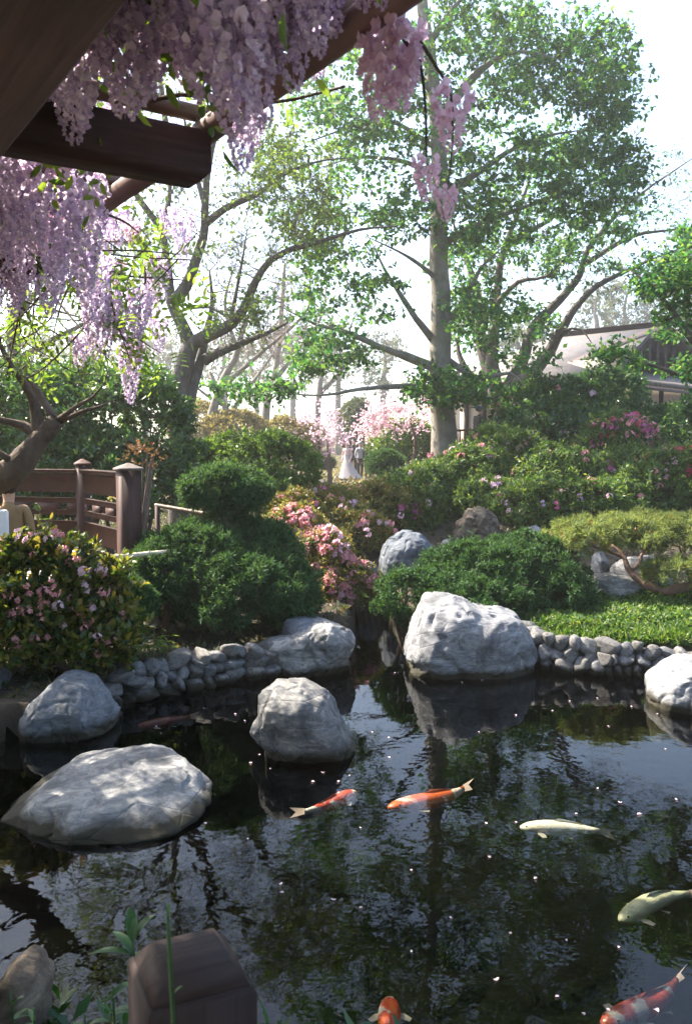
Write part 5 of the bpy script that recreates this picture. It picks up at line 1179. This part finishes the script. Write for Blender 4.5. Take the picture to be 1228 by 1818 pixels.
# arching bare strands below the far racemes
for k in range(16):
    a = P(rg.uniform(0, 260), rg.uniform(430, 560), 5.8 + rg.normal() * .3); e = P(rg.uniform(-20, 290), rg.uniform(560, 680), 5.8 + rg.normal() * .4); top = a.copy(); top[2] = PZc + .05
    q = resample([top, a, (a + e) / 2 + rg.normal(size=3) * .12 - UP * .05, e], .08)[0]; sl.tube(q, np.linspace(.009, .003, len(q)), 5, False); VS += list(q[len(q) // 2:])
sl.build('hanging_strands', M['vine'], wis, True, 'stuff')
# young pinnate leaves; batches above the view thickened to shade post and bank
def pinnate(cs, rg, nleaf=9, L=.045, rachis=.2):
    PV = []; 
    for c in cs:
        ax = unit(rg.normal(size=3) + [0, 0, -.2]); u = unit(np.cross(ax, rg.normal(size=3))); pos = []; d = []
        for k in range(nleaf):
            s = (k // 2 + 1) / (nleaf // 2 + 1); pos.append(c + ax * rachis * s - UP * rachis * s * s * .3); d.append(u * (1 if k % 2 else -1) + ax * .5 if k < nleaf - 1 else ax)
        PV.append((np.array(pos), np.array(d), np.tile(np.cross(ax, u), (nleaf, 1))))
    return [np.concatenate(a) for a in zip(*PV)]
cs = [pole_pt(rg.uniform(-2.6, 6.7), rg.uniform(.3, 2.9), rg.uniform(.06, .4)) for _ in range(5200)] + [pole_pt(rg.uniform(-1.4, 3.8), rg.uniform(.75, 2.9), rg.uniform(.10, .45)) for _ in range(3000)] + [pole_pt(rg.uniform(-1.4, 5), rg.uniform(-.05, 1.6), rg.uniform(.08, .32)) for _ in range(300)] + [pole_pt(rg.uniform(1.0, 4.5), rg.uniform(-.1, 1.4), rg.uniform(-.15, .25)) for _ in range(120)] + [np.asarray(VS[rg.integers(len(VS))]) + rg.normal(size=3) * .06 for _ in range(230)] + [P(rg.uniform(120, 330), rg.uniform(400, 640), 5.7 + rg.normal() * .3) for _ in range(80)]
V, Fq = leaves(*pinnate(cs, rg), .06 * rg.uniform(.7, 1.2, len(cs) * 9), .024, .12, True); obj('leaves', V, Fq, LM['wist'], wis, kind='stuff')

# ------------------------------------------------------------------ waterside plants, each large leaf its own piece
def bigleaf(base, d, up, L, W, mat, parent, seg=8, curl=.35):
    d = unit(d); b_ = unit(np.cross(d, up)); n_ = np.cross(b_, d); V = []
    for k in range(seg + 1):
        s = k / seg; c = base + d * L * s - np.array([0, 0, 1]) * curl * L * s * s; w_ = W * .5 * (math.sin(math.pi * min(1, s * .94 + .06)) ** .75) * (1 - .25 * s)
        V += [c - b_ * w_ + n_ * w_ * .35, c, c + b_ * w_ + n_ * w_ * .35]
    q = []
    for k in range(seg): q += [[3 * k, 3 * k + 1, 3 * k + 4, 3 * k + 3], [3 * k + 1, 3 * k + 2, 3 * k + 5, 3 * k + 4]]
    return obj('leaf', V, np.array(q), mat, parent, True)
def water_plant(label, base, stem_top, specs, r=.006, group=None):
    th = thing('waterside_plant', label, 'plant', base); q = resample([base, (base + stem_top) / 2 + np.array([.01, 0, 0]), stem_top], .04)[0]
    mb = MB(); mb.tube(q, np.linspace(r, r * .7, len(q)), 7); mb.build('stem', LM['front'], th, True)
    for h, ang_, el, L, W in specs:
        c = q[int(h * (len(q) - 1))]; d = np.array([math.cos(ang_) * math.cos(el), math.sin(ang_) * math.cos(el), math.sin(el)]); bigleaf(c, d, UP, L * .8, W * .72, LM['front'], th)
    return th
Yp = 2.35; bp = P(232, 1790, Yp); 
water_plant('broad-leaved green waterside plant beside the capped deck post', np.array([bp[0], bp[1], gz(bp[0], bp[1]) - .05]), P(236, 1672, Yp),
            [(1, R(110), R(62), .16, .05), (1, R(30), R(58), .15, .055), (1, R(70), R(80), .13, .04), (.95, R(140), R(40), .15, .045), (.97, R(175), R(18), .17, .045), (.97, R(0), R(10), .16, .05), (.9, R(-60), R(25), .13, .045), (.85, R(-130), R(10), .13, .045), (.75, R(160), R(-5), .12, .04), (.7, R(-90), R(0), .12, .045)])
Yp = 1.22; st_ = P(298, 1625, Yp); b_ = P(345, 1860, Yp - .1)
water_plant('single tall green stem rising in front of the capped post', np.array([b_[0], b_[1], .05]), st_, [(.93, R(0), R(60), .04, .012), (.97, R(120), R(70), .035, .012), (1, R(60), R(75), .03, .012)], .0042)
for k, (px, py, Yp, n_, s_) in enumerate([(60, 1790, 2.2, 11, .8), (150, 1800, 2.1, 10, .8), (20, 1760, 2.4, 9, .8), (200, 1750, 2.3, 8, .7), (560, 1815, 3.0, 9, .8), (600, 1830, 3.05, 8, .8), (520, 1830, 2.9, 8, .7), (410, 1690, 2.6, 6, .7), (100, 1840, 1.9, 9, .8)]):
    tp = P(px, py, Yp); rg = np.random.default_rng(700 + k); g = gz(tp[0], tp[1])
    water_plant(['leafy plant catching a fleck of sun at the lower deck edge', 'dark leafy plant left of the capped post', 'leafy plant in front of the dim grey rock', 'small leafy plant against the capped post', 'narrow-leaved plant at the water edge below the koi', 'narrow-leaved plant dipping into the pond', 'low plant right of the capped post', 'sprig behind the capped post', 'dark plant at the deck foot'][k],
                np.array([tp[0], tp[1], min(g, tp[2] - .1) - .03]), tp, [(rg.uniform(.45, 1), rg.uniform(0, 6.28), rg.uniform(-.1, 1.0), s_ * rg.uniform(.09, .15), s_ * rg.uniform(.025, .045)) for _ in range(n_)], .004)

# ------------------------------------------------------------------ koi
def koimat(name, stops, scale, seed):
    m, t, o = newmat(name); v = coords(t, 'Object'); mp = t.nodes.new('ShaderNodeMapping'); mp.inputs['Location'].default_value = (seed, seed * .7, 0); t.links.new(v, mp.inputs[0])
    n = noise(t, scale, 5, .6, mp.outputs[0], .9); c = ramp(t, stops, n); t.nodes[-1].color_ramp.interpolation = 'LINEAR'
    p = t.nodes.new('ShaderNodeBsdfPrincipled'); t.links.new(c, p.inputs[0]); p.inputs['Roughness'].default_value = .35
    vo = t.nodes.new('ShaderNodeTexVoronoi'); vo.inputs['Scale'].default_value = 90; t.links.new(v, vo.inputs['Vector']); t.links.new(bump(t, vo.outputs[0], .35, .004), p.inputs['Normal'])
    t.links.new(p.outputs[0], o.inputs[0]); return m
WH = (.78, .72, .64); OR = (.62, .12, .025); RD = (.5, .045, .025); BK = (.03, .03, .035)
KM = {'kohaku': koimat('red and white koi', [(.44, WH), (.50, RD), (.62, OR)], 5, 1.3), 'sanke': koimat('orange koi', [(.38, WH), (.44, OR), (.66, OR), (.70, BK)], 5, 4.1),
      'pale': koimat('cream koi', [(.3, (.66, .60, .46)), (.7, (.8, .75, .63))], 4, 2), 'green': koimat('yellow-green koi', [(.3, (.42, .43, .28)), (.58, (.58, .58, .40)), (.66, (.2, .19, .13))], 6, 6), 'deep': koimat('sunken koi', [(.44, (.30, .29, .27)), (.50, (.24, .035, .025)), (.62, (.28, .06, .03))], 5, 1.3), 'dull': koimat('dull red koi', [(.4, (.26, .05, .025)), (.6, (.16, .03, .02))], 5, 9)}  # deep: red and white pattern with darkened colours for light lost in water
FIN = petalmat('koi fin', [(.62, .56, .46), (.7, .62, .52)], .5)
def koi(label, head, tail, mat, bend=.15, depth=.05):
    h = PZ(*head, -depth); t_ = PZ(*tail, -depth); L = np.linalg.norm(h - t_); yaw = math.atan2((h - t_)[1], (h - t_)[0]); cen = (h + t_) / 2
    th = thing('koi', label, 'fish', cen, 'koi swimming in the pond'); th.rotation_euler = (0, 0, yaw)
    s = np.array([0, .03, .08, .15, .25, .38, .52, .66, .78, .86]); wd = np.array([.014, .050, .078, .094, .104, .102, .086, .058, .033, .022]); ht = np.array([.012, .032, .052, .068, .080, .082, .072, .054, .038, .034])
    def spine(q): return np.stack([(.5 - q) * L, bend * L * np.sin((q - .2) * 3.0) * .5, 0 * q], -1)
    n = 14; V = []
    for q, a, b2 in zip(s, wd, ht):
        c = spine(np.array([q]))[0]
        for an in np.linspace(0, 2 * math.pi, n, endpoint=False): V.append(c + np.array([0, a * L * math.cos(an), b2 * L * math.sin(an) - .015 * L]))
    q = [[k * n + j, k * n + (j + 1) % n, k * n + n + (j + 1) % n, k * n + n + j] for k in range(len(s) - 1) for j in range(n)]
    tr_ = [[0, j + 1, j] for j in range(1, n - 1)] + [[(len(s) - 1) * n, (len(s) - 1) * n + j, (len(s) - 1) * n + j + 1] for j in range(1, n - 1)]
    def part(nm, V, Fs, mt, sub=None):
        me = raw_mesh(nm, np.array(V), Fs, True); me.materials.append(mt); o_ = bpy.data.objects.new(nm, me); link(o_, sub or th); return o_
    body = part('body', V, [np.array(q), np.array(tr_)], mat)
    for sg in (-1, 1):
        e = spine(np.array([.075]))[0] + np.array([0, sg * .052 * L, .018 * L]); part('eye', ICO[2][0] * .010 * L + e, ICO[2][1], M['hair_dark'], body)
        a = spine(np.array([.2]))[0] + np.array([0, sg * .07 * L, -.03 * L])
        F_ = [a, a + L * np.array([.0, sg * .06, -.005]), a + L * np.array([-.06, sg * .125, -.012]), a + L * np.array([-.105, sg * .10, -.014]), a + L * np.array([-.075, sg * .03, -.008])]
        part('pectoral_fin', F_, np.array([[0, 1, 2], [0, 2, 3], [0, 3, 4]]), FIN)
        a = spine(np.array([.5]))[0] + np.array([0, sg * .05 * L, -.07 * L])
        part('pelvic_fin', [a, a + L * np.array([-.05, sg * .07, -.01]), a + L * np.array([-.09, sg * .04, -.012])], np.array([[0, 1, 2]]), FIN)
    sp_ = spine(np.linspace(.34, .66, 7)); top = np.interp(np.linspace(.34, .66, 7), s, ht) * L - .02 * L; hh = np.array([.01, .055, .05, .042, .035, .03, .01]) * L
    V = np.vstack([sp_ + np.stack([0 * top, 0 * top, top], -1), sp_ + np.stack([-.02 * L + 0 * top, 0 * top, top + hh * .6], -1)]); part('dorsal_fin', V, np.array([[k, k + 1, k + 8, k + 7] for k in range(6)]), mat)
    c = spine(np.array([.85]))[0]; e1 = spine(np.array([1.0]))[0]; dv = e1 - c
    V = [c + [0, 0, .03 * L], c - [0, 0, .04 * L], e1 + dv * .15 + [0, .045 * L, .055 * L], c + dv * .75 + [0, .01 * L, 0], e1 + dv * .15 + [0, .03 * L, -.065 * L]]
    part('tail_fin', V, np.array([[0, 3, 2], [0, 1, 3], [1, 4, 3]]), FIN if mat is not KM['pale'] else mat)
    return th
koi('orange and white koi with a pale head below the cone-shaped rock reflection', (700, 1437), (820, 1386), KM['sanke'], .26, .05)
koi('koi with a red saddle and grey tail drifting beside the cone-shaped rock', (637, 1406), (515, 1440), KM['kohaku'], -.2, .06)
koi('slim cream white koi in open water', (923, 1463), (1088, 1482), KM['pale'], -.16, .035)
koi('pale yellow-green koi half lost in sky reflection', (1088, 1622), (1265, 1595), KM['green'], -.3, .04)
koi('red and white koi sunk deep under the sky reflection', (1085, 1825), (1190, 1715), KM['deep'], .22, .2)
koi('koi with red head markings nosing out from below the deck', (688, 1768), (705, 1905), KM['kohaku'], .05, .09)
koi('dull red koi in the shade along the left wall', (245, 1290), (350, 1268), KM['dull'], .06, .09)
koi('dull red koi in dark water behind the flat slab rock', (75, 1335), (135, 1320), KM['dull'], .06, .09)

# fallen petals on the water
rg = np.random.default_rng(41); pm = []
for k in range(3):
    a = np.linspace(0, 2 * math.pi, 9, endpoint=False); r = 1 + .25 * np.cos(a * (2 + k)) + .1 * rg.normal(size=9)
    V = np.vstack([[[0, 0, .15]], np.stack([np.cos(a) * r, np.sin(a) * r * .7, .1 + .5 * np.abs(np.cos(a + k))], -1)]) ; me = raw_mesh('petal', V, np.array([[0, j + 1, (j + 1) % 9 + 1] for j in range(9)]), True); me.materials.append(FM['pale'] if k else FM['wist_pink']); pm.append(me)
pet = [(1005, 1670), (905, 1657), (1098, 1682), (988, 1770), (1078, 1793), (1035, 1800), (1165, 1795), (1133, 1446), (1136, 1445), (1100, 1425), (1022, 1445), (915, 1460), (862, 1462), (868, 1522), (640, 1470), (498, 1570), (500, 1585), (592, 1598), (640, 1612), (730, 1545), (600, 1408), (573, 1372), (620, 1377), (600, 1388), (363, 1258), (418, 1268), (435, 1280), (286, 1302), (277, 1290), (555, 1388), (365, 1462), (440, 1490), (690, 1310), (700, 1195), (730, 1182), (770, 1185), (745, 1183), (795, 1187), (915, 1270), (980, 1262), (1010, 1245), (1060, 1240), (1120, 1255), (1165, 1268), (850, 1300), (1180, 1330), (1080, 1290), (660, 1300), (690, 1345), (1200, 1420), (1060, 1400), (950, 1560), (800, 1630), (730, 1690), (880, 1740), (460, 1340), (445, 1355), (480, 1365), (820, 1212), (855, 1208)]
for px, py in pet:
    o_ = inst('floating_petal', pm[rg.integers(3)], PZ(px, py, .002), (0, 0, rg.uniform(0, 6.28)), rg.uniform(.007, .013)); tag(o_, 'small petal floating at the foot of the saddle-topped boulder' if py < 1215 and 680 < px < 870 else 'small petal floating beside the cone-shaped rock' if 430 < px < 640 and 1330 < py < 1412 else 'small petal floating in shade along the left cobble wall' if px < 440 and py < 1310 else 'small petal floating below the right cobble wall' if py < 1300 and px > 870 else 'small petal floating on open water beyond the deck' if py > 1500 else 'small petal floating among the koi in mid pond', 'petal', 'petals floating on the pond')
